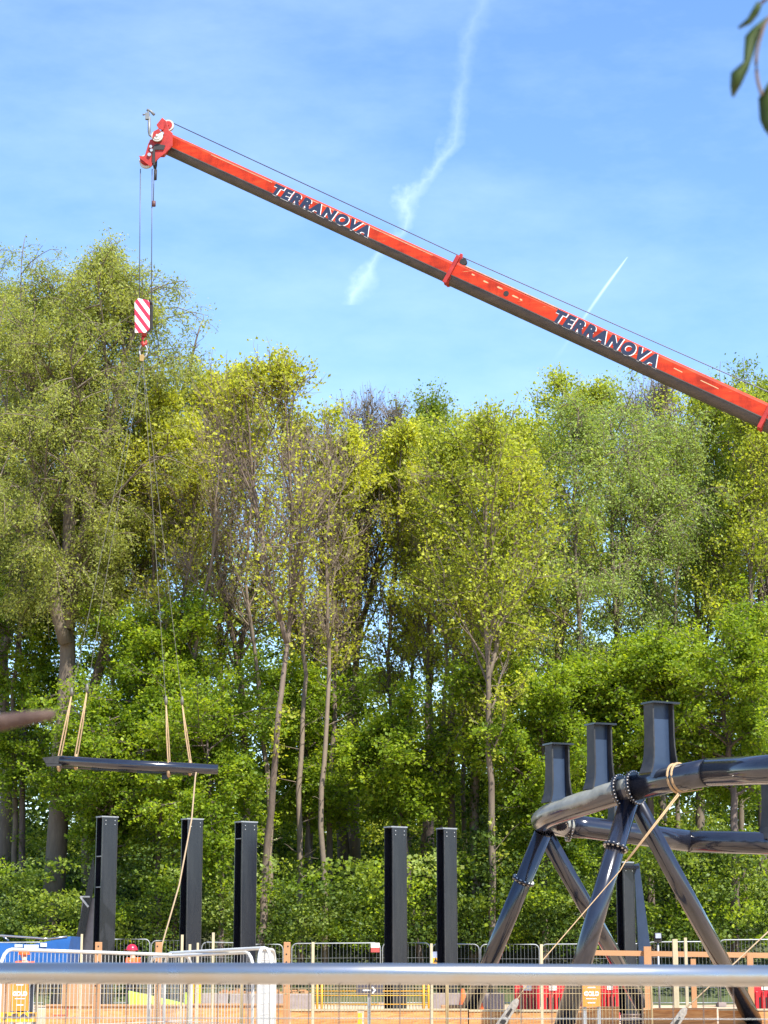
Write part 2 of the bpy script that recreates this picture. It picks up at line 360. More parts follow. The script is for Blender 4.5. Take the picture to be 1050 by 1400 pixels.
# ---------------------------------------------------------------- foliage
def unit(a): return a / (np.linalg.norm(a, axis=-1, keepdims=True) + 1e-9)
def leaf_quads(rng, pts, size, aspect=.6, hang=0., flat=0.):
    n = len(pts)
    d = unit(rng.normal(0, 1, (n, 3)) + np.array([0, 0, -hang])); d[:, 2] *= 1 - flat * .7; d = unit(d)
    nn = rng.normal(0, 1, (n, 3)) * (1 - flat * .55) + np.array([0, -.15, 1.]) * flat * 1.2
    q = unit(np.cross(d, nn)); s = size * np.clip(np.exp(rng.normal(-.05, .38, (n, 1))), .4, 1.55); nr = np.cross(d, q)
    a = pts; tip = pts + d * s; mid = pts + d * s * .48 + nr * s * .06
    return np.stack([a, mid + q * s * aspect * .5, tip, mid - q * s * aspect * .5], 1).reshape(-1, 3)
def leaf_mesh(name, quads, mats, mi=None, parent=None, loc=(0, 0, 0)):
    me = bpy.data.meshes.new(name); og = origin(parent) if parent else Vector(loc)
    V_ = (quads - np.array(og)).astype(np.float32); nv = len(V_); nf_ = nv // 4
    me.vertices.add(nv); me.vertices.foreach_set('co', V_.ravel())
    me.loops.add(nv); me.loops.foreach_set('vertex_index', np.arange(nv, dtype=np.int32))
    me.polygons.add(nf_); me.polygons.foreach_set('loop_start', np.arange(0, nv, 4, dtype=np.int32))
    for m in mats: me.materials.append(m)
    if mi is not None: me.polygons.foreach_set('material_index', mi.astype(np.int32))
    me.update(calc_edges=True)
    o = bpy.data.objects.new(name, me); COL.objects.link(o)
    if parent: o.parent = parent
    else: o.location = og
    return o
def wander(rng, p, d, L, n, wob, trop=(0, 0, 0)):
    pts = [p]; d = d / (np.linalg.norm(d) + 1e-9); trop = np.array(trop)
    for i in range(n):
        d = d + rng.normal(0, wob, 3) + trop / n; d = d / np.linalg.norm(d); p = p + d * (L / n); pts.append(p)
    return np.array(pts)
def along(pts, t):
    k = t * (len(pts) - 1); i = min(int(k), len(pts) - 2); return pts[i] + (pts[i + 1] - pts[i]) * (k - i), pts[i + 1] - pts[i]
STY = dict(
    willow=dict(leaf=L_WIL, bark=BARK, nb=44, ns=7, nt=5, nl=46, size=.11, asp=.42, up=60, droop=-.85, hang=.8, twig=1.1, sig=.16),
    yellow=dict(leaf=L_YEL, bark=BARKR, nb=48, ns=6, nt=5, nl=20, size=.12, asp=.75, up=64, droop=.4, hang=0, twig=.85, sig=.12, top=.35),
    bare=dict(leaf=L_BUD, bark=TWIG, nb=42, ns=7, nt=7, nl=2, size=.09, asp=.7, up=68, droop=.7, hang=0, twig=1.0, sig=.05),
    lime=dict(leaf=L_LIM, bark=BARK, nb=46, ns=6, nt=5, nl=36, size=.115, asp=.7, up=66, droop=.2, hang=0, twig=.8, sig=.17),
    green=dict(leaf=L_MID, bark=BARKD, nb=40, ns=6, nt=5, nl=38, size=.115, asp=.6, up=60, droop=.2, hang=.2, twig=.8, sig=.18),
    pale=dict(leaf=L_PAL, bark=BARK, nb=44, ns=6, nt=5, nl=40, size=.10, asp=.55, up=55, droop=-.9, hang=.7, twig=1.0, sig=.17),
    bright=dict(leaf=L_BRI, bark=BARKD, nb=36, ns=6, nt=5, nl=44, size=.115, asp=.8, up=22, droop=-.15, hang=.3, twig=.7, sig=.16, flat=.6),
)
def tree(name, style, stems, topY, cr, cbot, r0, seed, label, Y, shape=.8, nb=None, dens=1., low=1.0, ivy=False):
    """stems: lists of (px, py) from base to tip at depth Y; cr: crown half-width (m); cbot: pixel row of the crown's foot"""
    st = STY[style]; rng = np.random.default_rng(seed)
    b0 = P(stems[0][0][0], stems[0][0][1], Y); base = Vector((b0.x, Y, float(gz(b0.x, Y)) - .1))
    root = empty(name, base, label, 'tree', 'trees behind the building site')
    z1 = P(525, topY, Y).z; z0 = P(525, cbot + (90 if style in ('yellow', 'lime', 'green', 'pale') else 0), Y).z
    tb = MB(); tw = MB(); lp = []
    nbr = (nb or st['nb'])
    for si, sp in enumerate(stems):
        pts = []
        for i, (a, b) in enumerate(sp):
            q = P(a, b, Y); pts.append(np.array([q.x, Y + rng.normal(0, .35) * (i > 0), q.z]))
        if si == 0: pts[0][2] = base.z
        pp = []
        for i in range(len(pts) - 1):
            for k in range(5):
                pp.append(pts[i] + (pts[i + 1] - pts[i]) * k / 5 + rng.normal(0, .03, 3) * (k > 0))
        pp.append(pts[-1]); pp = np.array(pp); k = len(pp)
        rs = r0 * (1 if si == 0 else .62); tt = np.linspace(0, 1, k)
        rad = rs * (1 - tt) ** .75 + .018
        if si == 0: rad[0] *= 1.35
        tb.tube(pp, rad, 9)
        zs = pp[:, 2]
        t0 = max(.05, float(np.interp(z0, zs, tt)) if zs[-1] > z0 else .8)
        cnt = int(nbr / len(stems))
        for j in range(cnt):
            t = t0 + (1 - t0) * ((j + rng.uniform()) / cnt) * .985
            p, dd = along(pp, t); h = np.clip((p[2] - z0) / max(1, z1 - z0), 0.02, 1)
            wmax = cr * max(.12, math.sin(math.pi * min(.98, h ** shape * .93 + .05))) ** .55
            L = wmax * rng.uniform(.35, 1.2) / (1 if len(stems) < 3 else 1.3)
            az = rng.uniform(0, 2 * math.pi); el = R(st['up'] + rng.normal(0, 10) + 18 * (h - .5))
            d = np.array([math.cos(az) * math.cos(el), math.sin(az) * math.cos(el), math.sin(el)])
            L = min(L / max(.45, math.cos(el)), cr * 1.6)
            L = min(L, max(.6, (z1 - .5 - p[2]) / max(.25, math.sin(el) if st['droop'] >= 0 else math.sin(el) * .7)))
            def dome(q): return z1 - 1.1 * ((q[0] - base.x) / cr) ** 2 + .55 * math.sin(q[0] * 1.9 + seed) + .4 * math.sin(q[0] * 4.3 + q[1] * 2.1)
            br = wander(rng, p, d, L, 6, .10, (0, 0, st['droop'] * .5))
            for _ in range(6):
                if br[:, 2].max() < dome(br[-1]) - .2: break
                L *= .7; br = wander(rng, p, d, L, 6, .10, (0, 0, st['droop'] * .5))
            rb = min(.075, rad[min(k - 1, int(t * (k - 1)))] * .4 + .010)
            tb.tube(br, np.linspace(rb, .012, 7), 5, cap=False)
            for a in range(st['ns']):
                ts = .25 + .72 * (a + rng.uniform()) / st['ns']
                q, bd = along(br, ts); d2 = unit(unit(bd) + rng.normal(0, .62, 3))
                L2 = L * rng.uniform(.22, .45) + .3
                b2 = wander(rng, q, d2, L2, 4, .13, (0, 0, st['droop']))
                tb.tube(b2, np.linspace(max(.01, rb * .45), .008, 5), 4, cap=False)
                for c in range(st['nt']):
                    t3 = .2 + .8 * (c + rng.uniform()) / st['nt']
                    q3, d3 = along(b2, min(.999, t3)); d3 = unit(unit(d3) + rng.normal(0, .6, 3))
                    lim = dome(q3) + rng.normal(0, .3)
                    if q3[2] > lim: continue
                    b3 = wander(rng, q3, d3, st['twig'] * rng.uniform(.5, 1.3), 3, .15, (0, 0, st['droop'] * 1.4))
                    tw.tube(b3, [.012, .009, .007, .004], 3, cap=False)
                    f = dens
                    if 'top' in st: f *= .20 + 1.3 * (h > 1 - st['top']) + .5 * rng.uniform()
                    nl = rng.poisson(st['nl'] * f)
                    if nl:
                        kk = rng.uniform(.1, 1, nl) * 3; ii = np.minimum(kk.astype(int), 2)
                        base_p = b3[ii] + (b3[ii + 1] - b3[ii]) * (kk - ii)[:, None]
                        if st['sig'] > .1:      # small bunches
                            base_p = base_p[rng.integers(0, nl, nl) // 3 * 3 % nl]
                        lp.append(base_p + rng.normal(0, st['sig'], (nl, 3)) * np.array([1, 1, 1 - .6 * st.get('flat', 0)]))
        for j in range(int(16 * low)):          # leafy shoots below the crown
            t = rng.uniform(.12, .95); p, dd = along(pp, t); az = rng.uniform(0, 2 * math.pi); d = np.array([math.cos(az), math.sin(az), .35])
            b3 = wander(rng, p, d, rng.uniform(.5, 1.6), 4, .2, (0, 0, .2)); tb.tube(b3, [.02, .015, .012, .008, .004], 4, cap=False)
            if style != 'bare' and rng.uniform() < .75: lp.append(np.repeat(b3[1:], 9, 0) + rng.normal(0, .17, (36, 3)))
        if ivy and si == 0:
            kk = rng.uniform(.0, .5, 2600) * (k - 1); ii = kk.astype(int); c_ = pp[ii] + (pp[ii + 1] - pp[ii]) * (kk - ii)[:, None]
            az = rng.uniform(0, 2 * math.pi, 2600); rr_ = rs * 1.1 + np.abs(rng.normal(0, .09, 2600))
            ivq = leaf_quads(rng, c_ + np.stack([np.cos(az) * rr_, np.sin(az) * rr_, rng.normal(0, .1, 2600)], 1), .13, .9, .6)
    tmb = MB(); tmb.v, tmb.f, tmb.sm, tmb.mi, tmb.n = tb.v, tb.f, tb.sm, tb.mi, tb.n
    o_ = tmb.n; tmb.v = tb.v + tw.v; tmb.f = tb.f + [[i + o_ for i in f] for f in tw.f]; tmb.sm = tb.sm + tw.sm; tmb.mi = tb.mi + [1] * len(tw.f)
    tmb.build('trunk', [st['bark'], TWIG if style in ('yellow', 'bare') else st['bark']], root)
    if ivy: leaf_mesh('ivy', ivq, [L_DRK], parent=root)
    lp = np.concatenate(lp)
    leaf_mesh('crown', leaf_quads(rng, lp, st['size'], st['asp'], st['hang'], st.get('flat', .25)), [st['leaf']], parent=root)
    return root
T = tree
# left willows
T('willow_tree', 'willow', [[(68, 1225), (80, 1080), (90, 900), (95, 700), (110, 540), (125, 350)], [(90, 880), (60, 760), (40, 600), (48, 420)], [(92, 860), (120, 700), (165, 520), (190, 400)]],
  338, 4.3, 870, .44, 11, 'tall olive willow with a thick dark trunk at the far left', 82, nb=100, shape=.6, dens=1.0)
T('willow_tree', 'willow', [[(8, 1240), (5, 1000), (0, 700), (-10, 400)], [(4, 900), (40, 720), (60, 500)]], 372, 4.4, 860, .28, 12, 'willow cut by the left edge of the photo', 91, nb=66, dens=1.2, shape=.6)
T('willow_tree', 'willow', [[(120, 1180), (128, 960), (150, 850), (185, 700), (240, 560), (275, 440)], [(150, 850), (205, 760), (262, 690), (310, 600)], [(135, 920), (160, 740), (185, 600)]],
  436, 2.9, 800, .24, 13, 'leaning forked willow right of the hanging hook block', 86, nb=56, dens=.8)
# yellow sparse maples with visible limbs
T('maple_tree', 'yellow', [[(355, 1292), (362, 1180), (380, 1000), (394, 860), (400, 700), (388, 520)], [(392, 880), (365, 780), (345, 640), (335, 520)]], 500, 3.0, 780, .135, 21,
  'sparse yellow green tree with a crooked trunk behind the third steel column', 77, nb=46, dens=.45)
T('maple_tree', 'yellow', [[(345, 1200), (338, 1050), (325, 900), (300, 780), (285, 640), (290, 545)], [(325, 900), (345, 800), (352, 700), (340, 600)]], 530, 2.6, 850, .16, 22,
  'thin purple twigged tree forking left of the crooked trunk', 84, nb=44, dens=.45)
T('maple_tree', 'yellow', [[(420, 1200), (425, 1000), (440, 800), (445, 570)], [(428, 960), (400, 820), (410, 640)]], 560, 2.3, 850, .16, 23, 'narrow yellow topped tree between the crooked trunk and the bare tree', 86, nb=34, dens=.6)
T('bare_tree', 'bare', [[(478, 1180), (485, 1000), (490, 800), (505, 560)], [(487, 900), (470, 760), (470, 620)], [(488, 880), (525, 740), (545, 600)]], 545, 2.6, 900, .20, 31, 'almost leafless tree with upright grey twigs at the middle of the skyline', 92, nb=60)
T('bare_tree', 'bare', [[(905, 1150), (905, 900), (905, 540)], [(905, 850), (880, 700), (885, 570)]], 528, 2.3, 760, .18, 32, 'bare grey topped tree just under the boom on the right', 98, nb=46)
T('maple_tree', 'yellow', [[(470, 1195), (468, 1110), (480, 1000), (470, 880), (500, 740), (520, 640)], [(470, 880), (445, 780), (440, 700)]], 620, 2.6, 860, .27, 24, 'tree with a pale curved trunk left of the fourth steel column', 90, nb=36, dens=.7)
T('ash_tree', 'green', [[(590, 1200), (585, 1000), (590, 800), (600, 570)], [(588, 940), (560, 760), (575, 640)]], 553, 2.5, 760, .18, 41, 'grey green topped tree right of the bare tree', 94, nb=36, dens=.7)
T('ash_tree', 'lime', [[(617, 1200), (616, 1000), (625, 850), (632, 700), (640, 600)]], 590, 2.3, 800, .16, 42, 'slender lime tree with a straight trunk behind the fifth steel column', 82, nb=30, dens=.75)
T('lime_tree', 'lime', [[(674, 1290), (673, 1150), (668, 950), (662, 760), (665, 600)], [(668, 930), (700, 800), (712, 650)]], 575, 2.3, 960, .13, 43, 'yellow lime tree with a greyish trunk left of the slanted steel leg', 77, nb=42, dens=.48)
T('lime_tree', 'lime', [[(650, 1250), (648, 1100), (655, 900), (690, 740), (710, 620)]], 585, 2.4, 960, .20, 44, 'lime leaved tree with an ivy dark trunk behind the greyish trunk', 81, nb=38, dens=.5, ivy=True)
T('poplar_tree', 'lime', [[(750, 1200), (760, 1000), (765, 800), (770, 530)], [(762, 900), (800, 720), (825, 530)]], 508, 2.7, 1000, .20, 45, 'tall tree with bunched yellow green top left of the second boom lettering', 92, nb=52, dens=.7)
T('birch_tree', 'pale', [[(845, 1250), (848, 1000), (838, 780), (835, 560)], [(842, 860), (862, 740), (875, 620)]], 535, 2.6, 980, .16, 46, 'soft pale birch with drooping twigs below the second boom lettering', 84, nb=50, dens=.75)
T('lime_tree', 'lime', [[(960, 1250), (955, 1000), (950, 800), (960, 560)], [(952, 860), (1000, 700), (1005, 560)]], 540, 3.2, 1000, .20, 47, 'broad olive green tree under the right end of the boom', 90, nb=50, dens=.75)
T('lime_tree', 'green', [[(1045, 1250), (1045, 1000), (1040, 800), (1050, 540)], [(1042, 900), (1080, 700)]], 508, 3.4, 1000, .24, 48, 'green tree cut by the right edge of the photo', 87, nb=50, dens=.8)
T('maple_tree', 'bright', [[(1002, 1275), (1004, 1150), (1000, 1050), (990, 960), (985, 880)]], 845, 3.6, 1090, .17, 51, 'bright green spreading tree above the big near pipe', 79, nb=44, dens=.8, shape=1.1)
T('maple_tree', 'bright', [[(890, 1250), (890, 1100), (880, 960), (885, 900)]], 880, 3.2, 1060, .15, 52, 'bright low tree behind the saddle posts', 80, nb=44, shape=1.1)
T('maple_tree', 'bright', [[(30, 1250), (32, 1100), (30, 950), (25, 800)]], 770, 3.1, 1060, .14, 53, 'bright green low maple at the left edge above the foreground branch', 86, nb=44, shape=1.)
T('maple_tree', 'bright', [[(215, 1270), (218, 1150), (225, 1000), (232, 860)]], 815, 3.0, 1090, .12, 54, 'bright green maple above the hanging load', 81, nb=46, shape=1.)
T('maple_tree', 'bright', [[(430, 1270), (425, 1180), (420, 1050), (415, 940)]], 890, 2.3, 1130, .10, 55, 'small leafy maple right of the crooked trunk', 84, nb=30, shape=1.)
T('maple_tree', 'bright', [[(575, 1270), (560, 1200), (545, 1090), (520, 990)]], 960, 2.6, 1110, .11, 56, 'small leafy maple above the fourth steel column', 80, nb=32, shape=1.1)
T('maple_tree', 'bright', [[(305, 1280), (300, 1200), (285, 1080), (280, 980)]], 900, 2.6, 1170, .10, 57, 'leafy sapling between the second and third steel columns', 78, nb=34, shape=1.)
T('maple_tree', 'bright', [[(745, 1280), (745, 1180), (740, 1050), (735, 930)]], 850, 2.9, 1180, .12, 58, 'leafy green tree behind the bend of the pipes', 80, nb=44, shape=1.)
T('maple_tree', 'bright', [[(130, 1280), (140, 1200), (150, 1080), (150, 980)]], 900, 2.3, 1180, .10, 59, 'leafy sapling behind the braced steel column', 80, nb=32, shape=1.)

def thicket(name, ctrl, y0, y1, n, rmin, rmax, nleaf, size, mats, wts, seed, label, tilt=0.):
    """uncountable mass of foliage: clumps of leaves filling a band under a ragged top line"""
    rng = np.random.default_rng(seed); allq, mi = [], []
    px = np.array([c[0] for c in ctrl], float); ptop = np.array([c[1] for c in ctrl], float); pb = np.array([c[2] for c in ctrl], float)
    for i in range(n):
        Y = rng.uniform(y0, y1); x = rng.uniform(px[0], px[-1])
        t = np.interp(x, px, ptop) + rng.normal(0, 16) + 14 * math.sin(x * .09 + Y) + 9 * math.sin(x * .21); b = np.interp(x, px, pb)
        if b <= t: continue
        q = P(x, rng.uniform(t, b), Y); g = float(gz(q.x, Y)); z = max(q.z, g + rng.uniform(0, .8))
        r = rng.uniform(rmin, rmax); k = rng.poisson(nleaf * (r / rmax) ** 2)
        d = unit(rng.normal(0, 1, (k, 3))); rr = r * rng.uniform(.55, 1.1, (k, 1))
        pts = np.array([q.x, Y, z]) + d * rr * np.array([1.25, 1.1, .6])
        allq.append(leaf_quads(rng, pts, size * rng.uniform(.75, 1.3), .75, .2, .5)); mi.append(np.full(k, rng.choice(len(mats), p=wts)))
    o = leaf_mesh(name, np.concatenate(allq), mats, np.concatenate(mi), loc=(0, (y0 + y1) / 2, 3))
    return tag(o, label, 'foliage', kind='stuff')
# understorey on the bank
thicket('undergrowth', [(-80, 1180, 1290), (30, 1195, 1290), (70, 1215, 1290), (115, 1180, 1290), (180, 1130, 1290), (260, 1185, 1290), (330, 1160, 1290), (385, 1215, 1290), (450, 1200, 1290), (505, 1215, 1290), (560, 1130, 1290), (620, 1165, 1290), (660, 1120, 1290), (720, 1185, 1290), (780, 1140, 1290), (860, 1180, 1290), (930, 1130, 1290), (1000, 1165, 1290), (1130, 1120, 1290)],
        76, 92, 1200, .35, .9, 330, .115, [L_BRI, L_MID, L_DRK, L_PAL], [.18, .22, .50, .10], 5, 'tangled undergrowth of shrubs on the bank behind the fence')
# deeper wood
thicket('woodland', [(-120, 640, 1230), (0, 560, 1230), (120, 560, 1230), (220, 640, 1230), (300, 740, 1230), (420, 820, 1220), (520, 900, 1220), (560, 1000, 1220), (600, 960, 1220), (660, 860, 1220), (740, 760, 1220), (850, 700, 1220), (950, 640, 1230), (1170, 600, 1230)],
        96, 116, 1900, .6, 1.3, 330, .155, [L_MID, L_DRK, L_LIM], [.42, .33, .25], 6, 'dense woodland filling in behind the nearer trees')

G0 = 'slender trees'
for i, (stem, style, top, crw, cb, rr, Y, lb) in enumerate([
    ([(212, 1270), (208, 1100), (215, 900), (205, 700), (215, 560)], 'yellow', 540, 1.3, 850, .10, 83, 'slender yellow tree just left of the second steel column'),
    ([(238, 1275), (240, 1120), (232, 940), (262, 760), (265, 600)], 'yellow', 560, 1.3, 860, .09, 82, 'slender tree rising behind the second steel column'),
    ([(300, 1270), (308, 1050), (300, 860), (318, 700), (322, 540)], 'yellow', 520, 1.5, 860, .11, 85, 'slender yellow tree above the gap between second and third columns'),
    ([(455, 1270), (450, 1100), (458, 900), (462, 720), (470, 600)], 'yellow', 585, 1.3, 860, .12, 84, 'slender yellow tree left of the pale curved trunk'),
    ([(268, 1268), (272, 1080), (262, 900), (292, 740), (300, 600)], 'bare', 560, 1.5, 900, .10, 80, 'thin bare stemmed tree left of the third steel column'),
    ([(372, 1262), (366, 1080), (352, 930), (336, 800), (345, 620)], 'bare', 560, 1.7, 900, .11, 82, 'thin bare stemmed tree just behind the crooked trunk'),
    ([(412, 1262), (408, 1080), (418, 920), (410, 760), (424, 620)], 'bare', 575, 1.6, 900, .11, 81, 'thin bare stemmed tree right of the crooked trunk'),
    ([(446, 1262), (440, 1080), (450, 920), (446, 760), (452, 640)], 'bare', 590, 1.5, 900, .10, 80, 'thin bare stemmed tree left of the pale curved trunk'),
    ([(606, 1262), (600, 1080), (610, 920), (604, 760), (612, 640)], 'bare', 600, 1.4, 900, .09, 84, 'thin bare stemmed tree between the fourth and fifth steel columns'),
    ([(486, 1260), (486, 1100), (484, 950), (492, 800), (520, 640)], 'bare', 600, 1.8, 900, .19, 90, 'dark trunked twiggy tree right behind the pale curved trunk'),
    ([(538, 1260), (540, 1080), (530, 900), (545, 720), (548, 590)], 'yellow', 575, 1.3, 900, .10, 88, 'slender yellow tree above the fourth steel column'),
    ([(566, 1265), (556, 1120), (562, 950), (572, 780), (566, 600)], 'lime', 585, 1.2, 860, .09, 90, 'slender lime tree just right of the fourth steel column'),
    ([(592, 1260), (578, 1160), (590, 1010), (585, 850), (592, 660)], 'yellow', 640, 1.2, 860, .12, 86, 'slender tree leaning left between the last two columns'),
    ([(640, 1260), (632, 1080), (640, 900), (632, 760), (650, 600)], 'yellow', 590, 1.4, 860, .10, 88, 'slender yellow tree just right of the fifth steel column'),
    ([(702, 1260), (706, 1100), (696, 920), (716, 760), (722, 600)], 'lime', 560, 1.5, 900, .11, 84, 'slender tree left of the bend of the pipes'),
    ([(788, 1260), (785, 1060), (792, 860), (785, 680), (790, 560)], 'pale', 530, 1.5, 900, .11, 82, 'slender pale tree behind the second saddle post'),
    ([(925, 1265), (930, 1100), (922, 900), (930, 740), (925, 580)], 'pale', 555, 1.6, 900, .10, 85, 'slender pale tree right of the big saddle post'),
    ([(1018, 1265), (1012, 1100), (1020, 900), (1030, 720), (1025, 560)], 'lime', 530, 1.7, 900, .12, 84, 'slender lime tree near the right end of the boom'),
    ([(158, 1265), (152, 1100), (155, 940), (128, 800), (140, 640)], 'willow', 520, 1.8, 860, .12, 84, 'slender willow above the braced steel column'),
    ([(20, 1265), (22, 1100), (15, 940), (28, 800), (20, 640)], 'willow', 500, 2.0, 860, .12, 86, 'slender willow above the foreground branch end')]):
    T('slender_tree', style, [stem], top, crw, cb, rr, 200 + i, lb, Y, nb=10 if style == 'bare' else 28, dens=.65, low=1.6)
def unseen_rear_wood():  # added out of view to give pipes and rail a dark reflected band
    rng = np.random.default_rng(77); q_ = []
    for i in range(420):
        c = np.array([rng.uniform(-90, 90), rng.uniform(-75, -55), rng.uniform(0, 26)]); k = 60
        q_.append(leaf_quads(rng, c + unit(rng.normal(0, 1, (k, 3))) * rng.uniform(1.5, 3, (k, 1)), .9, .8))
    tag(leaf_mesh('unseen_rear_woodland', np.concatenate(q_), [L_DRK], loc=(0, -65, 0)), 'unseen line of trees added behind the photographer to darken reflections in the pipes', 'foliage', kind='stuff')
unseen_rear_wood()

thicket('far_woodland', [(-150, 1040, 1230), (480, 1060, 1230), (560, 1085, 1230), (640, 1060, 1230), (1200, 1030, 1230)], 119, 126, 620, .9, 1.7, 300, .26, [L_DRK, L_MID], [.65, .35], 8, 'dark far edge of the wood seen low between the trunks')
# ---------------------------------------------------------------- crane
A0, A1 = P(230, 198, 65.0), P(1062, 578, 61.5)         # boom axis through the picture
ax = (A1 - A0).normalized()
side = ax.cross(Vector((0, 0, 1))).normalized()        # points towards the camera
if side.y > 0: side = -side
upv = side.cross(ax).normalized()
if upv.z < 0: upv = -upv
crane = empty('mobile_crane', (A0 + ax * 62), 'red telescopic crane boom crossing the sky, lettered TERRANOVA', 'crane')
def onax(px):
    """axis point whose picture column is px"""
    lo, hi = -2.0, 80.0
    for _ in range(50):
        m = (lo + hi) / 2; q = A0 + ax * m; v = q - Vector((0, 0, CAMZ)); u = 525 + F * v.x / (v.y * math.cos(PITCH) + v.z * math.sin(PITCH))
        if u < px: lo = m
        else: hi = m
    return (lo + hi) / 2
def boom_profile(w, hs, hb):
    # (side, up): straight sides above, U underneath. w half-width, hs side height above 0, hb depth of the U
    top = [(w * .78, hs), (w * .98, hs * .84), (w, hs * .80)]
    low = [(w * math.cos(a), -hb * math.sin(a)) for a in [i * math.pi / 10 for i in range(0, 11)]]
    return top, low
def boom_section(t0, t1, w, hs, hb, off=0):
    top, low = boom_profile(w, hs, hb)
    rp = [(a, b) for a, b in top] + [(w, 0)]; rp2 = [(-a, b) for a, b in rp[::-1]]
    body = MB(); und = MB()
    c = (A0 + ax * (t0 + t1) / 2) + upv * off
    body.prism(rp + rp2, c, side, upv, ax, t1 - t0)
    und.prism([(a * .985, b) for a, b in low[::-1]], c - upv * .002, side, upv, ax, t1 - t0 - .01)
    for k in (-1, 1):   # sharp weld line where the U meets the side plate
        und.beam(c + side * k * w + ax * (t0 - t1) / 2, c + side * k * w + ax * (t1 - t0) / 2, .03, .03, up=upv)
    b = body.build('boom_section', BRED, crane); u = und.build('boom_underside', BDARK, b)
    return b
tc1, tc2 = onax(619), onax(1047)
OFF = -.10
boom_section(.0, tc1, .27, .42, .22, OFF)
boom_section(tc1, tc2, .315, .475, .26, OFF)
TB = 62.0
boom_section(tc2, TB - 14, .36, .53, .30, OFF)
boom_section(TB - 14, TB + 2, .41, .59, .35, OFF)
def collar(t, w, hs, hb):
    m = MB(); c = A0 + ax * t + upv * OFF
    top, low = boom_profile(w + .05, hs + .06, hb + .08)
    pr = [(a, b) for a, b in top] + low + [(-a, b) for a, b in top[::-1]]
    m.prism(pr, c, side, upv, ax, .16)
    m.prism([(a * 1.08, b * 1.06) for a, b in pr], c + ax * .03, side, upv, ax, .04)
    m.beam(c + side * (w + .09) + upv * (hs + .22), c + side * (w + .10) - upv * (hb + .10), .07, .13, up=ax)
    m.prism([(-.09, hs), (.20, hs), (.06, hs + .36), (-.02, hs + .36)], c + side * .2, ax, upv, side, .04)
    o = bevel(m.build('boom_collar', HRED, crane), .012)
    s = MB(); q = c + ax * .20 + upv * (hs + .14) + side * .22
    s.tube([q - side * .09, q + side * .05], .11, 16); s.build('guide_sheave', DARK, o)
collar(tc1 - .02, .27, .42, .22); collar(tc2, .315, .475, .26)
h = MB(); q = A0 + ax * onax(692) + side * .318 + upv * (OFF + .19); h.tube([q - side * .02, q + side * .004], .085, 20); h.build('pin_hole', DARK, crane)
CRM = mat('primer cream', (.60, .36, .18), .6, 0)
for px_, u_, L_ in ((645, .30, .12), (663, .26, .20), (682, .27, .22), (704, .22, .26), (712, .21, .1)):   # scraped paint
    c = A0 + ax * onax(px_) + side * .316 + upv * (OFF + u_)
    s = MB(); s.prism([(-L_ / 2, -.01), (-L_ / 4, -.028), (L_ / 4, -.022), (L_ / 2, 0), (L_ / 5, .02), (-L_ / 3, .026)], c, ax, upv, side, .003); s.build('paint_scrape', CRM, crane)
for px_, L_ in ((968, .62), (925, .3)):
    c = A0 + ax * onax(px_) + side * .316 + upv * (OFF + .24)
    s = MB(); s.prism([(-L_ / 2, -.01), (L_ / 2, -.018), (L_ / 2.2, .010), (-L_ / 2.1, .018)], c, ax, upv, side, .003); s.build('paint_scrape', CRM, crane)
# weld rib and painted tan highlight along the upper shoulder
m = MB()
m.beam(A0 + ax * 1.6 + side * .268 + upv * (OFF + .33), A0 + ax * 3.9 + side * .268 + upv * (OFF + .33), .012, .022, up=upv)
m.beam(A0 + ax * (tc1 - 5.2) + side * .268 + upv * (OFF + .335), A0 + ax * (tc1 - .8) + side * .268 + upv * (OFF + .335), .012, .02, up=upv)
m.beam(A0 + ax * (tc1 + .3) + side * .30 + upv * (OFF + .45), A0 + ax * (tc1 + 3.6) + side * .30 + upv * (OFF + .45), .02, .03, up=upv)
m.build('edge_strip', mat('tan edge highlight', (.62, .34, .20), .5, 0, var=.3, scale=6), crane)
def text_mesh(txt, bold, size, shear=0., xs=1., spacing=1.):
    cu = bpy.data.curves.new('txt', 'FONT'); cu.body = txt; cu.size = size; cu.offset = bold; cu.extrude = .004; cu.shear = shear
    cu.space_character = spacing
    ob = bpy.data.objects.new('txt', cu); COL.objects.link(ob); dg = bpy.context.evaluated_depsgraph_get(); dg.update()
    me = bpy.data.meshes.new_from_object(ob.evaluated_get(dg)); bpy.data.objects.remove(ob)
    return me
def place_text(name, txt, o, ex, ey, width, height, mt, parent, bold=.0, shear=0., push=0., xoff=0, yoff=0, spacing=1.):
    ex, ey = Vector(ex).normalized(), Vector(ey).normalized(); ez = ex.cross(ey)
    me = text_mesh(txt, 0, 1., shear, spacing=spacing); co = np.array([v.co[:] for v in me.vertices]); mn, mxx = co.min(0), co.max(0); bpy.data.meshes.remove(me)
    me = text_mesh(txt, bold, 1., shear, spacing=spacing); c = np.array([v.co[:] for v in me.vertices])
    sx, sy = width / (mxx[0] - mn[0]), height / (mxx[1] - mn[1])
    og = origin(parent)
    for v, q in zip(me.vertices, c):
        w = Vector(o) + ex * ((q[0] - mn[0]) * sx + xoff) + ey * ((q[1] - mn[1]) * sy + yoff) + ez * (q[2] + push)
        v.co = w - og
    me.materials.clear(); me.materials.append(mt)
    ob = bpy.data.objects.new(name, me); COL.objects.link(ob); ob.parent = parent; return ob
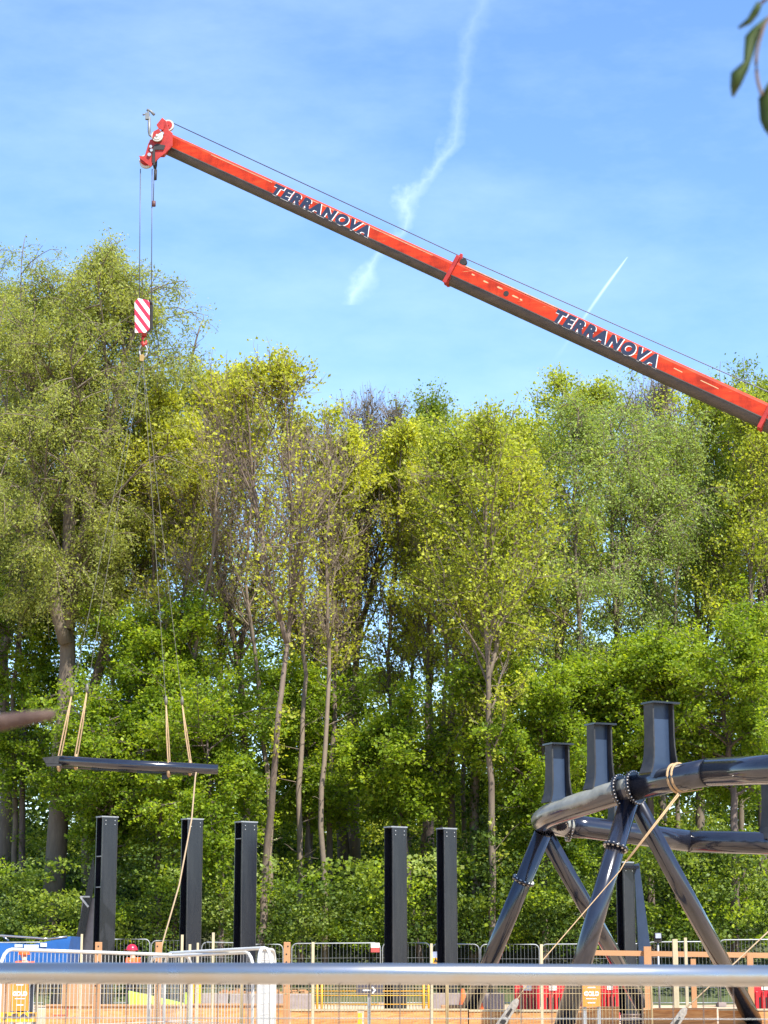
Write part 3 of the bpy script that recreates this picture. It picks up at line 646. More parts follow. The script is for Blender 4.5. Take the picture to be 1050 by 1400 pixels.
for pa, pb, w, hh, lo_ in ((376, 505, .27, .31, .02), (759, 897, .315, .36, .03)):
    ta, tb_ = onax(pa), onax(pb); o_ = A0 + ax * ta + side * w + upv * (OFF + lo_)
    # side face is readable from the camera: x runs along the boom, y up
    place_text('lettering_outline', 'TERRANOVA', o_, ax, upv, tb_ - ta, hh, WHTXT, crane, bold=.09, push=.006, shear=.12, xoff=.018, yoff=-.012, spacing=1.28)
    place_text('lettering', 'TERRANOVA', o_, ax, upv, tb_ - ta, hh, NAVYTXT, crane, bold=.066, push=.012, shear=.12, spacing=1.28)
# boom head
YH = 64.7
vx, vz, vy = Vector((1, 0, 0)), Vector((0, 0, 1)), Vector((0, 1, 0))
def HP(px, py, Y=YH): return P(px, py, Y)
def plate(mb, pts, Y, t, mi=0):
    ps = [P(a, b, Y) for a, b in pts]
    mb.prism([(p.x, p.z) for p in ps], (0, Y, 0), vx, vz, vy, t, mi)
head = MB()
for dY in (-.24, .24):
    plate(head, [(222, 161), (216, 171), (221, 178), (208, 192), (203, 196), (198, 213), (191, 216), (192, 222), (208, 226), (218, 216), (226, 210), (236, 200), (236, 182), (231, 178), (228, 166)], YH + dY, .05)
plate(head, [(206, 194), (200, 212), (224, 212), (232, 203), (228, 190)], YH, .42)
ho = bevel(head.build('boom_head', HRED, crane), .012)
def sheave(px, py, rpx, Y, t, rim, hub, parent):
    c = P(px, py, Y); r = rpx / F * Y * .985; m = MB()
    m.tube([c - vy * t / 2, c - vy * t / 5, c + vy * t / 5, c + vy * t / 2], [r, r * .9, r * .9, r], 28); o = m.build('sheave', rim, parent)
    m = MB(); m.tube([c - vy * (t / 2 + .02), c + vy * (t / 2 + .02)], r * .72, 24); m.tube([c - vy * (t / 2 + .05), c + vy * (t / 2 + .05)], r * .2, 12); m.build('sheave_hub', hub, o)
sheave(230, 172, 8.5, YH - .1, .12, CRED, HRED, ho); sheave(230, 172, 8.5, YH + .1, .12, CRED, HRED, ho)
sheave(215, 186, 8.5, YH - .36, .08, CRED, CRED, ho)
sheave(200, 221, 10.2, YH - .12, .12, CRED, HRED, ho); sheave(200, 221, 10.2, YH + .12, .12, CRED, HRED, ho)
m = MB(); plate(m, [(208, 190), (210, 180), (217, 176), (220, 180), (211, 187)], YH - .42, .03); m.build('side_plate', HRED, ho); m = MB(); plate(m, [(214, 171), (222, 161), (226, 170), (223, 178), (217, 176)], YH - .33, .05)
m.build('side_plate', HRED, ho); m = MB(); plate(m, [(190, 213), (196, 214), (210, 224), (206, 228), (192, 217)], YH - .30, .03)
m.build('side_plate', HRED, ho)
m = MB(); plate(m, [(210, 200), (214, 197), (226, 199), (224, 205), (212, 205)], YH - .28, .06); plate(m, [(209, 203), (212, 200), (212, 226), (208, 226)], YH - .29, .05)
m.tube([HP(213, 205), HP(212, 226), HP(212, 232)], [.06, .07, .04], 8)
m.build('cable_wedge', DARK, ho)
m = MB()
for a, b, r in ((207, 205, .05), (204, 211, .06), (222, 182, .05), (206, 200, .05)): c = HP(a, b, YH - .33); m = MB(); m.tube([c, c + vy * .08], r, 10); m.build('head_pin', BOLT, ho)
m = MB(); m.tube([HP(209, 188), HP(204.5, 185), HP(204, 180), HP(204, 160)], [.03, .035, .05, .05], 8); m.tube([HP(201, 150), HP(206, 152), HP(211, 157)], [.05, .04, .05], 8)
m.box(HP(201.5, 159), (.13, .12, .22)); m.tube([HP(195, 157), HP(200, 156)], [.035, .02], 8); m.tube([HP(202, 157), HP(203, 151)], .03, 6)
m.build('wind_gauge', mat('grey instrument', (.20, .21, .21), .5, .2), ho)
# luffing rope along the boom top
m = MB(); m.tube([P(236, 168, 64.9), P(630, 350.5, 63.2), P(1062, 541, 61.3), A0 + ax * TB + upv * .9], .017, 6); m.build('boom_rope', WIREROPE, crane)
# base of the crane far off the right edge
bc = A0 + ax * TB; gb = float(gz(bc.x, bc.y))
m = MB(); m.tube([bc + ax * 1.5, Vector((bc.x, bc.y, 1.2))], .5, 12); m.box((bc.x, bc.y, 1.6), (5, 2.6, 1.4)); m.box((bc.x - 1, bc.y, .75), (11, 2.5, .8))
for i in range(5):
    for k in (-1.15, 1.15): m.tube([(bc.x - 5 + i * 2.1, bc.y + k - .2, .6), (bc.x - 5 + i * 2.1, bc.y + k + .2, .6)], .6, 18)
m.build('carrier', HRED, crane)
# hoist ropes
YR = 64.6
m = MB()
for a, b in (((192, 231), (190.5, 409)), ((208, 231), (207, 409)), ((211, 231), (209.5, 276))):
    m.tube([P(*a, YR), P(*b, YR)], .016, 6)
ropes = m.build('hoist_rope', WIREROPE, crane)
m = MB(); m.tube([P(213, 232, YR), P(212.4, 246, YR)], .045, 8); m.build('rope_socket', DARK, ropes); m = MB(); m.tube([P(210.4, 275, YR), P(210.2, 282, YR)], [.06, .065], 10); m.build('limit_weight', mat('dark red weight', (.12, .05, .05), .6), ropes)
# hook block
hb = empty('hook_block', P(196, 470, YR), 'red and white striped hook block hanging from the boom head', 'hook block')
m = MB(); 
ps = [P(a, b, YR - .12) for a, b in ((184, 413), (189, 408), (203, 411), (204.5, 414), (204.5, 450), (199, 455), (184.5, 455))]
m.prism([(p.x, p.z) for p in ps], (0, YR - .12, 0), vx, vz, vy, .05); bevel(m.build('front_cheek', STRIPE, hb), .008)
m = MB(); ps2 = [P(a, b, YR + .16) for a, b in ((187, 411), (193, 408), (207, 411), (209, 416), (209, 449), (204, 454), (187, 454))]
m.prism([(p.x, p.z) for p in ps2], (0, YR + .16, 0), vx, vz, vy, .05); m.build('rear_cheek', DARK, hb)
c = P(196, 430, YR + .02); m = MB(); m.tube([c - vy * .1, c + vy * .1], .22, 20); 
m.tube([P(205.5, 410, YR), P(206.5, 416, YR)], .05, 8); m.build('sheave', DARK, hb)
m = MB(); m.tube([P(197, 453, YR), P(197, 460, YR)], [.10, .08], 10)
m.tube([P(197, 459, YR), P(194.6, 463, YR), P(194.2, 468, YR), P(196.5, 472, YR), P(199.6, 470, YR), P(200, 465.5, YR)], [.055, .06, .07, .075, .05, .025], 10)
m.build('hook', HRED, hb)
# lifting chains and the load
YL = 64.6
ch = empty('lifting_chain', P(195, 472, YL), 'four leg lifting chain running from the crane hook down to the slings', 'chain')
m = MB()
ring = [P(196 + 5.5 * math.sin(a), 480 - 8.5 * math.cos(a), YL) for a in [i * math.pi / 8 for i in range(17)]]
m.tube(ring, .03, 6); m.build('master_ring', STEELD, ch)
m = MB(); plate(m, [(191, 486), (196, 484), (198, 488), (196, 494), (191, 493)], YL - .02, .06); m.build('tag_plate', mat('faded tag', (.35, .24, .08), .6), ch)
slp = [((98, 950), (81, 1040), 64.3), ((119, 945), (104, 1038), 64.9), ((227, 962), (231, 1048), 64.3), ((249, 962), (260, 1046), 64.9)]
for (a, b, Y) in slp:
    m = MB(); m.tube([P(195, 490, YL), P(a[0], a[1], Y)], .0082, 5, cap=False); m.tube([P(195, 487, YL), P(195, 491, YL)], .03, 6)
    q0, q1 = P(a[0], a[1] - 10, Y), P(a[0], a[1] + 2, Y); m.tube([q0, q0.lerp(q1, .5), q1], [.03, .055, .04], 7)
    m.build('chain_leg', CHAIN, ch)
load = empty('hanging_steel_frame', P(180, 1046, 64.6), 'dark steel pipe frame hanging level from four beige slings', 'steel frame')
m = MB(); m.tube([P(82, 1040, 64.2), P(180, 1046, 64.2), P(298, 1052, 64.2)], .155, 20); m.build('pipe', NAVY, load)
m = MB(); m.tube([P(82, 1045, 65.1), P(270, 1055, 65.1)], .13, 20); m.build('pipe', NAVY2, load)
m = MB()
for a in (132, 170, 210, 245): m.box(P(a, 1048 + (a - 80) * .05, 64.65), (.22, .9, .12))
m.box(P(150, 1051, 64.3), (1.0, .12, .10)); m.box(P(212, 1055, 64.3), (1.1, .12, .10)); m.box(P(226, 1060, 64.6), (.2, .2, .24))
m.build('cross_tie', NAVY2, load)
m = MB(); ps = [(58, 1036), (66, 1035), (84, 1033), (84, 1047), (64, 1048), (62, 1043)]
for Y in (64.1, 65.2): plate(m, ps, Y, .03)
plate(m, [(66, 1038), (84, 1036), (84, 1046), (66, 1046)], 64.6, 1.05); m.build('end_bracket', FLG, load)
for i, (a, b, Y) in enumerate(slp):
    lbl = ('beige sling at the left end of the hanging pipe frame, rear leg', 'second sling from the left, wrapped round the hanging pipe', 'third sling from the left on the hanging pipe frame', 'rightmost of the four slings on the hanging pipe frame')[i]
    m = MB(); a_, b_ = P(a[0], a[1], Y), P(b[0], b[1], Y)
    
    for k_ in (-1, 1):
        e_ = b_ + vy * .17 * k_ + vx * .012 * k_; mid_ = a_.lerp(e_, .5) + vx * .015 * k_
        m.tube([a_, mid_, e_ + vz * .1, e_ - vz * .05], [.035, .045, .045, .04], 6, flat=.5)
    c = P(b[0], b[1] + 3, Y)
    rg = [c + Vector((0, .19 * math.sin(t), .20 * math.cos(t) - .02)) for t in [k * math.pi / 8 for k in range(17)]]
    m.tube(rg, .05, 6, flat=1.)
    o = m.build('lifting_sling', STRAP, loc=b_); tag(o, lbl, 'sling', 'slings under the crane chain')
m = MB(); m.tube([P(270, 1046, 64.3), P(267, 1062, 64.0), P(262, 1120, 63), P(245, 1210, 61.5), P(222, 1290, 60.5), P(212, 1345, 60)], .024, 6)
tag(m.build('tag_line', ROPE, loc=P(222, 1290, 60.5)), 'tan guide rope trailing from the right end of the hanging frame', 'rope')

# ---------------------------------------------------------------- coaster frame
co = empty('coaster_support_frame', (P(860, 1360, 50).x, 52, 0), 'dark pipe track bend on slanted A frame legs', 'coaster frame')
def spline(pts, n=8):
    pts = [Vector(p) for p in pts]; o = []
    for i in range(len(pts) - 1):
        p0, p1, p2, p3 = pts[max(0, i - 1)], pts[i], pts[i + 1], pts[min(len(pts) - 1, i + 2)]
        for k in range(n):
            t = k / n; o.append(.5 * ((2 * p1) + (-p0 + p2) * t + (2 * p0 - 5 * p1 + 4 * p2 - p3) * t * t + (-p0 + 3 * p1 - 3 * p2 + p3) * t ** 3))
    o.append(pts[-1]); return o
RP = .285
nearp = [P(1130, 1046, 43.4), P(1050, 1052, 44.7), P(968, 1056, 45.9)]
m = MB(); m.tube([nearp[0], nearp[1], nearp[2]], [.315, .31, .302], 32); m.build('pipe', NAVY, co)
J1 = [P(968, 1056, 45.9), P(925, 1064, 46.5), P(868, 1077, 47.3)]
m = MB(); m.tube([J1[0], J1[1], J1[2]], [.296, .29, .28], 32); m.build('pipe', NAVY, co)
K = [P(868, 1077, 47.3), P(852, 1081, 47.5)]
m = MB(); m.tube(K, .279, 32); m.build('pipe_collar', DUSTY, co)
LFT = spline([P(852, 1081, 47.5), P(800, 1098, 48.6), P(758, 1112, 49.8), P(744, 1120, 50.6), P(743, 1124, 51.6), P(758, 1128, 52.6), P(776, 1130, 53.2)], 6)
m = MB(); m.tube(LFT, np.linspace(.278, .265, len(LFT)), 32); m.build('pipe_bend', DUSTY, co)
FAR = [P(776, 1130, 53.2), P(800, 1131, 53.4), P(860, 1139, 53.7), P(943, 1150, 54), P(1050, 1153, 53.7), P(1130, 1153, 53.3)]
m = MB(); m.tube(FAR[:3] + [FAR[3]], .275, 32); m.build('pipe', NAVY, co)
m = MB(); m.tube([FAR[3], FAR[4], FAR[5]], .28, 32); m.build('pipe', NAVY, co)
m = MB()
for pts, i, rr in ((nearp, 2, .305), (FAR, 3, .286), (J1, 1, .293)):
    c = Vector(pts[i]); d = (Vector(pts[i]) - Vector(pts[i - 1])).normalized(); m = MB(); m.tube([c - d * .012, c + d * .012], rr, 32); m.build('weld_ring', NAVY2, co)
def flange(c, d, r=.36, t=.05, nb=28, brad=.015, parent=co, name='bolted_flange'):
    c, d = Vector(c), Vector(d).normalized(); m = MB(); m.tube([c - d * t / 2, c + d * t / 2], r, 40)
    o = m.build(name, NAVY2, parent); a = d.orthogonal().normalized(); b = d.cross(a); m = MB()
    for i in range(nb):
        th = 2 * math.pi * i / nb; q = c + (a * math.cos(th) + b * math.sin(th)) * (r - brad * 1.3)
        m.tube([q - d * (t / 2 + .022), q + d * (t / 2 + .022)], brad, 6)
    m.build('bolts', BOLT, o); return o
dK = (K[1] - K[0]).normalized()
flange(K[0] - dK * .02, dK, .385); flange(K[1] + dK * .04, dK, .385)
flange(P(778, 1130, 53.2), Vector((1, .1, -.1)), .38); flange(P(756, 1124, 51.8), Vector((.35, .5, 1.2)), .385)
def saddle(px, ptop, pbase, wpx, Y, yaw=0., flare=.55, plate_px=None):
    c = P(px, pbase, Y); t = P(px, ptop, Y); hgt = t.z - c.z; w = wpx / F * Y / 2
    Mz = Matrix.Rotation(yaw, 3, 'Z'); ex, ey = Mz @ vx, Mz @ vy
    root = MB(); root.prism([(-w * .9, -.12), (w * .9, -.12), (w * .9, hgt), (-w * .9, hgt)], c, ex, vz, ey, .03)
    o = root.build('saddle_post', WEB, co)
    for k in (-1, 1):      # curved edge flanges
        pts = [(w * .9, hgt), (w * .9, hgt * .5), (w * .92, hgt * .36), (w * .97, hgt * .24), (w * 1.05, hgt * .14), (w * 1.17, hgt * .06), (w * 1.34, -.03)]
        m = MB()
        for i in range(len(pts) - 1):
            (a, b), (a2, b2) = pts[i], pts[i + 1]; dep = .34 + .02 * i
            p, q = c + ex * k * a + vz * b, c + ex * k * a2 + vz * b2
            m.beam(p + (p - q) * .02, q, dep, .035, up=ex)
        m.build('post_flange', FLG, o)
    m = MB(); m.box(t + vz * .02, (w * 2 * 1.2, .48, .04), rz=yaw); m.build('top_plate', NAVY2, o)
    return o
saddle(763, 1019, 1096, 28, 49.9, R(24))
saddle(821, 992, 1078, 29, 48.4, R(24))
saddle(903, 963, 1056, 37, 46.7, R(28))
saddle(846, 1080, 1130, 22, 53.8, R(20)); saddle(1062, 1045, 1146, 34, 53.7, R(25))
def leg(a, b, r=.235, fl=None, foot=None):
    m = MB(); a, b = Vector(a), Vector(b); m.tube([a, b], r, 28); o = m.build('leg', NAVY, co)
    d = (b - a).normalized()
    if fl is not None:
        flange(a.lerp(b, fl), d, r + .07, .05, 14, .026, o, 'leg_flange')
    if foot:
        m = MB(); m.box((b.x, b.y, .04), (.9, .9, .05)); m.build('base_plate', NAVY2, o)
    return o
def grd(px, py, Y): q = P(px, py, Y); return Vector((q.x, Y, q.z))
def to_ground(a, b):
    a, b = Vector(a), Vector(b); t = (a.z - .05) / (a.z - b.z); return a + (b - a) * t
a = P(742, 1140, 51.4); leg(a, to_ground(a, P(648, 1366, 52.5)), .21, .245, True)
a = P(746, 1142, 51.9); leg(a, to_ground(a, P(846, 1318, 55.0)), .20, None, True)
a = P(862, 1088, 47.5); leg(a, to_ground(a, P(776, 1385, 46.6)), .215, .225, True)
a = P(868, 1096, 47.9); leg(a, to_ground(a, P(984, 1310, 50.5)), .205, None, True)

# straps and guy ropes
def strap_round(c, d, r, w, parent=None):
    c, d = Vector(c), Vector(d).normalized(); a = d.orthogonal().normalized(); b = d.cross(a); m = MB()
    for off in (-.055, .055):
        m.tube([c + d * off + (a * math.cos(t) + b * math.sin(t)) * r for t in [i * math.pi / 12 for i in range(25)]], w, 6)
    return m
q = P(927, 1063.5, 46.5)
m = strap_round(q, nearp[2] - J1[2], .305, .035)
k0 = P(930, 1083, 46.2)
for off in (-.022, .022): m.tube([k0 + vx * off, P(856, 1178, 45.6) + vx * off * .5], .015, 6)
m.tube([k0 + vx * .05, P(960, 1079, 46.2)], .014, 5)
m.tube([P(856, 1176, 45.6), P(848, 1190, 45.5), P(740, 1315, 44), P(706, 1368, 43)], .011, 6)
tag(m.build('tie_down_strap', STRAP, loc=k0), 'beige strap looped over the big pipe and tied down to the left', 'strap')
m = MB(); m.tube([P(1090, 1235, 45), P(1050, 1274, 44.3), P(1003, 1318, 43.6), P(938, 1378, 42.5)], .014, 6)
tag(m.build('guy_rope', ROPE, loc=P(1050, 1274, 44.3)), 'tan guy rope slanting in from the right edge of the photo', 'rope')
def tensioner(pa, pb, Y, label):
    a, b = P(*pa, Y), P(*pb, Y); d = (b - a).normalized(); s_ = d.cross(vy).normalized(); L = (b - a).length
    r_ = empty('anchor_plate', b, label, 'anchor', 'rope anchors by the plywood')
    m = MB(); m.prism([(0, -.02), (.06, -.045), (L, -.062), (L, .062), (.06, .045), (0, .02)], a, d, s_, vy, .05); bevel(m.build('plate', mat('dusty steel plate', (.36, .33, .28), .8, 0, var=.35, scale=30, col2=(.15, .14, .13)), r_), .01)
    m = MB(); m.prism([(.14, -.012), (.24, -.02), (.24, .02), (.14, .012)], a - vy * .03, d, s_, vy, .02); m.prism([(.30, -.03), (.36, -.03), (.36, .03), (.30, .03)], a - vy * .03, d, s_, vy, .02); m.build('slot', DARK, r_)
tensioner((708, 1366), (672, 1420), 27, 'dusty slotted anchor plate leaning in front of the plywood, left of the centre leg')
tensioner((938, 1378), (902, 1432), 27, 'dusty slotted anchor plate leaning near the right end of the plywood')

# ---------------------------------------------------------------- steel columns
def column(px0, px1, pt, Y, label, bands=(), brace=False, yaw=-34):
    xc = P((px0 + px1) / 2, 1310, Y).x; top = P(525, pt, Y).z; wt = (px1 - px0) / F * Y
    r_ = empty('steel_column', (xc, Y, 0), label, 'column', 'black steel columns standing on the site')
    a = R(yaw); ca, sa = abs(math.cos(a)), abs(math.sin(a)); fw = wt * .70 / ca; dp = wt * .36 / sa   # flange width, section depth
    ex, ey = Matrix.Rotation(-a, 3, 'Z') @ vx, Matrix.Rotation(-a, 3, 'Z') @ vy
    m = MB(); z = top / 2; th = .035; M3 = Matrix.Rotation(-a, 3, 'Z')
    cc = Vector((xc, Y, z))
    m.box(cc - ey * dp / 2, (fw, th, top), M=M3); m.box(cc + ey * dp / 2, (fw, th, top), M=M3); m.box(cc, (.03, dp - th - .002, top - .01), M=M3)
    m.build('shaft', NAVY2, r_)
    m = MB(); m.box((xc, Y, top + .02), (fw * 1.12, dp * 1.05, .04), M=M3); m.build('top_plate', STEELD, r_)
    m = MB(); m.box((xc, Y, .03), (.9, .9, .05)); m.build('base_plate', NAVY2, r_)
    f0 = cc - ey * (dp / 2 + th / 2); m = MB()
    for k in (-1, 1): m.beam(f0 + ex * k * (fw / 2 - .012) - vz * top / 2, f0 + ex * k * (fw / 2 - .012) + vz * (top / 2 - .03), .018, .012, up=ex)
    m.build('weld_bead', mat('weld edge highlight', (.075, .072, .07), .45, 0, var=.4, scale=9), r_)  # weld lines, their lighter tone also painted as an edge highlight
    m = MB()
    for zz in (top - .10, top - .22):
        for k in (-.3, .3): q = f0 + ex * fw * k + vz * (zz - top / 2); m.tube([q, q - ey * .02], .016, 8)
    m.build('bolts', BOLT, r_)
    if bands:
        m = MB()
        for b in bands:
            zz = P(525, b, Y).z; m.box(Vector((xc, Y, zz)), (fw - .02, dp - th * 2 - .01, .025), M=M3)
        m.build('stiffener', STEELD, r_)
    return r_, xc, top
c1, xc, tp = column(128, 155, 1118, 68, 'black steel column with a slanted brace, leftmost of the five', (1171, 1213))
m = MB(); Yb = 68.9
plate(m, [(128, 1170), (131, 1200), (106, 1330), (94, 1330)], Yb, .12); o = m.build('brace', NAVY2, c1)
m = MB(); plate(m, [(113, 1228), (130, 1228), (130, 1330), (101, 1330)], Yb + .1, .05); m.build('gusset_plate', mat('grey primer', (.30, .28, .27), .6, 0), c1)
m = MB(); m.beam(P(110, 1226, Yb - .1), P(121, 1240, Yb - .1), .1, .06); m.beam(P(110, 1226, Yb - .1), P(123, 1226, Yb - .1), .08, .05); m.build('brace_joint', BOLT, c1)
column(246, 273, 1121, 68, 'black steel column with the guide rope passing in front')
column(320, 348, 1125, 68, 'black steel column left of the crooked tree trunk', (1147,))
column(527, 555, 1132, 66, 'black steel column right of the pale curved trunk, fourth from the left')
column(599, 624, 1134, 66, 'black steel column just left of the slanted pipe leg, rightmost of the five')
c6, xc, tp = column(846, 868, 1180, 61, 'dark steel column with a blue slanted brace behind the pipe legs')
m = MB(); plate(m, [(866, 1182), (873, 1180), (893, 1330), (874, 1330)], 61.4, .3); m.build('brace', WEB, c6)
m = MB(); c = P(857, 1186, 61); m.box((c.x, 61, c.z), (.62, .62, .08)); m.build('splice_plate', NAVY2, c6)

# ---------------------------------------------------------------- far mesh fence, panel by panel
def fence_panel(pa, pb, ptop, Ya, Yb_, label, group, name='fence_panel', pitch=.12, wr=.006, mt=STEELD, fr=.024, zb=.12, hz=(.25, .5, .75), foot=True, round_=.18, wm=None):
    a, b = P(pa, ptop[0], Ya), P(pb, ptop[1], Yb_); r_ = empty(name, ((a.x + b.x) / 2, (Ya + Yb_) / 2, 0), label, 'fence panel', group)
    d = Vector((b.x - a.x, b.y - a.y, 0)); L = d.length; d.normalize(); m = MB()
    a0, b0 = Vector((a.x, a.y, zb)), Vector((b.x, b.y, zb))
    q = [a0, a - vz * round_]
    for k in (1, 2, 3): t = k * math.pi / 8; q.append(a + d * round_ * (1 - math.cos(t)) - vz * round_ * (1 - math.sin(t)))
    q += [a + d * round_, b - d * round_]
    for k in (3, 2, 1): t = k * math.pi / 8; q.append(b - d * round_ * (1 - math.cos(t)) - vz * round_ * (1 - math.sin(t)))
    q += [b - vz * round_, b0]
    m.tube(q, fr, 8); m.tube([a0, b0], fr, 8); m.build('frame', mt, r_)
    m = MB(); n = int(L / pitch)
    for i in range(1, n):
        t = i / n; p = a.lerp(b, t); e = min(t * L, (1 - t) * L)
        drop = 0 if e > round_ else round_ - math.sqrt(max(0, round_ ** 2 - (round_ - e) ** 2))
        m.tube([p - vz * (drop + .01), Vector((p.x, p.y, zb))], wr, 4, cap=False)
    for h_ in hz:
        zz = zb + (a.z - zb) * h_; zz2 = zb + (b.z - zb) * h_; m.tube([Vector((a.x, a.y, zz)), Vector((b.x, b.y, zz2))], wr * 1.1, 4, cap=False)
    m.build('wire_mesh', wm or mt, r_)
    if foot:
        m = MB(); m.box((a.x, a.y, .07), (.25, .7, .14)); m.build('foot_block', CONC, r_)
    return r_
G1 = 'mesh fence panels along the foot of the trees'
FP = [(-60, 62, (1289, 1288), 'far mesh fence panel behind the blue tarpaulin'), (150, 205, (1284, 1284), 'short round cornered fence panel right of the braced column'),
      (207, 268, (1286, 1286), 'round cornered fence panel behind the second column'), (276, 328, (1288, 1289), 'narrow fence panel left of the third column'),
      (341, 387, (1291, 1291), 'narrow fence panel right of the third column'), (399, 520, (1290, 1289), 'wide fence panel carrying the small red sign'),
      (523, 588, (1289, 1289), 'fence panel crossing behind the fourth column'), (591, 655, (1290, 1291), 'fence panel carrying the yellow warning sign'),
      (657, 737, (1291, 1291), 'fence panel behind the leftmost slanted leg'), (740, 880, (1291, 1290), 'fence panel behind the timber handrail'),
      (884, 980, (1288, 1287), 'fence panel right of the blue brace'), (983, 1075, (1285, 1284), 'round cornered fence panel at the right edge')]
for a, b, t, lb in FP: fence_panel(a, b, t, 72.5, 72.5, lb, G1, fr=.019, wr=.0035)
def small_sign(px0, px1, py0, py1, Y, lbl, top, bot, name='warning_sign'):
    r_ = empty(name, P((px0 + px1) / 2, py1, Y), lbl, 'sign'); m = MB()
    plate(m, [(px0, py0), (px1, py0), (px1, (py0 + py1) / 2), (px0, (py0 + py1) / 2)], Y, .02); m.build('upper_panel', top, r_)
    m = MB(); plate(m, [(px0, (py0 + py1) / 2), (px1, (py0 + py1) / 2), (px1, py1), (px0, py1)], Y, .021); m.build('lower_panel', bot, r_)
    return r_
small_sign(507, 519, 1289, 1302, 72.3, 'small white and red sign on the far fence', SIGNW, mat('faded red', (.45, .08, .07), .5))
ws = small_sign(591, 600, 1301, 1318, 72.3, 'small blue and yellow warning sign on the far fence', mat('sign pale blue', (.42, .48, .62), .5), PLAST_Y)
m = MB(); plate(m, [(593, 1315), (595.5, 1309), (598, 1315)], 72.28, .02); m.build('triangle', DARK, ws)

# ---------------------------------------------------------------- stakes and timber
G2 = 'posts standing round the excavation'
def post(px0, px1, pt, Y, mt, name, label, cat='post', holes=False):
    a, b = P(px0, pt, Y), P(px1, pt, Y); w = b.x - a.x; m = MB(); m.box(((a.x + b.x) / 2, Y, a.z / 2), (w, w * .8, a.z))
    c = ((a.x + b.x) / 2, Y, 0); o = bevel(m.build(name, mt, loc=c), .006); tag(o, label, cat, G2)
    if holes:
        h_ = MB(); rg = random.Random(int(px0))
        for i in range(7):
            q = Vector((c[0] + rg.uniform(-.25, .25) * w, Y - w * .4, a.z - .06 - i * .11)); h_.tube([q + vy * .01, q - vy * .003], .012, 8)
        h_.build('bolt_holes', DARK, o)
post(130.5, 139.5, 1288, 31, TIMBER, 'timber_post', 'brown timber post in front of the braced column', holes=True)
post(213, 221.5, 1288, 31, TIMBER, 'timber_post', 'brown timber post where the guide rope ends', holes=True)
post(388, 397, 1288, 31, TIMBER, 'timber_post', 'brown timber post with knot holes right of the white barrier', holes=True)
for a, b, t, Y, lb in ((110.5, 113.5, 1277, 45, 'thin pale stake in front of the slanted brace'), (247.5, 251, 1278, 45, 'thin pale stake in front of the second column'),
                       (258, 261.5, 1291, 45, 'short pale stake right of the second column'), (269, 272, 1289, 46, 'pale stake beside the corner of a fence panel'), (290, 293.5, 1275, 45, 'tall pale stake left of the third column'),
                       (426, 430, 1288, 38, 'pale stake standing before the wide fence panel'), (588, 591.5, 1290, 38, 'pale stake left of the rightmost of the five columns'), (738, 742, 1291, 38, 'pale stake in front of the red barriers'),
                       (919, 926, 1284, 52.5, 'pale timber stake above the handrail, left of the pair'), (935, 939, 1282, 52.5, 'thinner pale stake above the handrail, right of the pair')):
    post(a, b, t, Y, CREAM, 'stake', lb, 'stake')
post(52, 62, 1379, 26, CREAM, 'marker_post', 'pale green marker post at the left end of the plywood')
post(489, 495, 1385, 51, PLAST_Y, 'marker_post', 'yellow and black marker post between the plywood boards')
post(253, 260, 1357, 53, LIME, 'marker_post', 'lime green marker post right of the lime sheeting')
post(261, 266, 1330, 53, PLAST_Y, 'marker_post', 'orange marker post, left of the pair behind the mesh')
post(270, 276, 1330, 53, PLAST_Y, 'marker_post', 'orange marker post, right of the pair behind the mesh')
hr = empty('timber_handrail', (P(930, 1300, 53).x, 53, 0), 'brown timber handrail crossing behind the pipe legs on the right', 'handrail')
m = MB(); m.beam(P(808, 1302.5, 53), P(1100, 1307, 53), .05, .125); m.build('rail', TIMBH, hr)
for a, b, t in ((880, 890, 1294), (944, 951, 1311), (1021, 1029, 1303), (1085, 1094, 1300)):
    q0, q1 = P(a, t, 52.9), P(b, t, 52.9); m = MB(); m.box(((q0.x + q1.x) / 2, 52.9, q0.z / 2), (q1.x - q0.x, .07, q0.z)); m.build('post', TIMBER, hr)
m = MB(); q = P(895, 1275, 58); q1 = P(905, 1288, 58); fl = empty('floodlight', (q.x + .1, 58, 0), 'small floodlight on a stand right of the blue brace', 'floodlight')
m.box(((q.x + q1.x) / 2, 58.1, (q.z + q1.z) / 2), (q1.x - q.x, .16, q.z - q1.z)); bevel(m.build('lamp_housing', DARK, fl), .01)
m = MB(); m.box(((q.x + q1.x) / 2, 58.0, (q.z + q1.z) / 2 + .04), (q1.x - q.x - .04, .03, (q.z - q1.z) * .5)); m.build('lens', mat('lamp glass', (.42, .47, .60), .2), fl)
m = MB(); m.tube([((q.x + q1.x) / 2, 58.1, 0), ((q.x + q1.x) / 2, 58.1, q1.z)], .03, 8); m.build('stand', STEELD, fl)
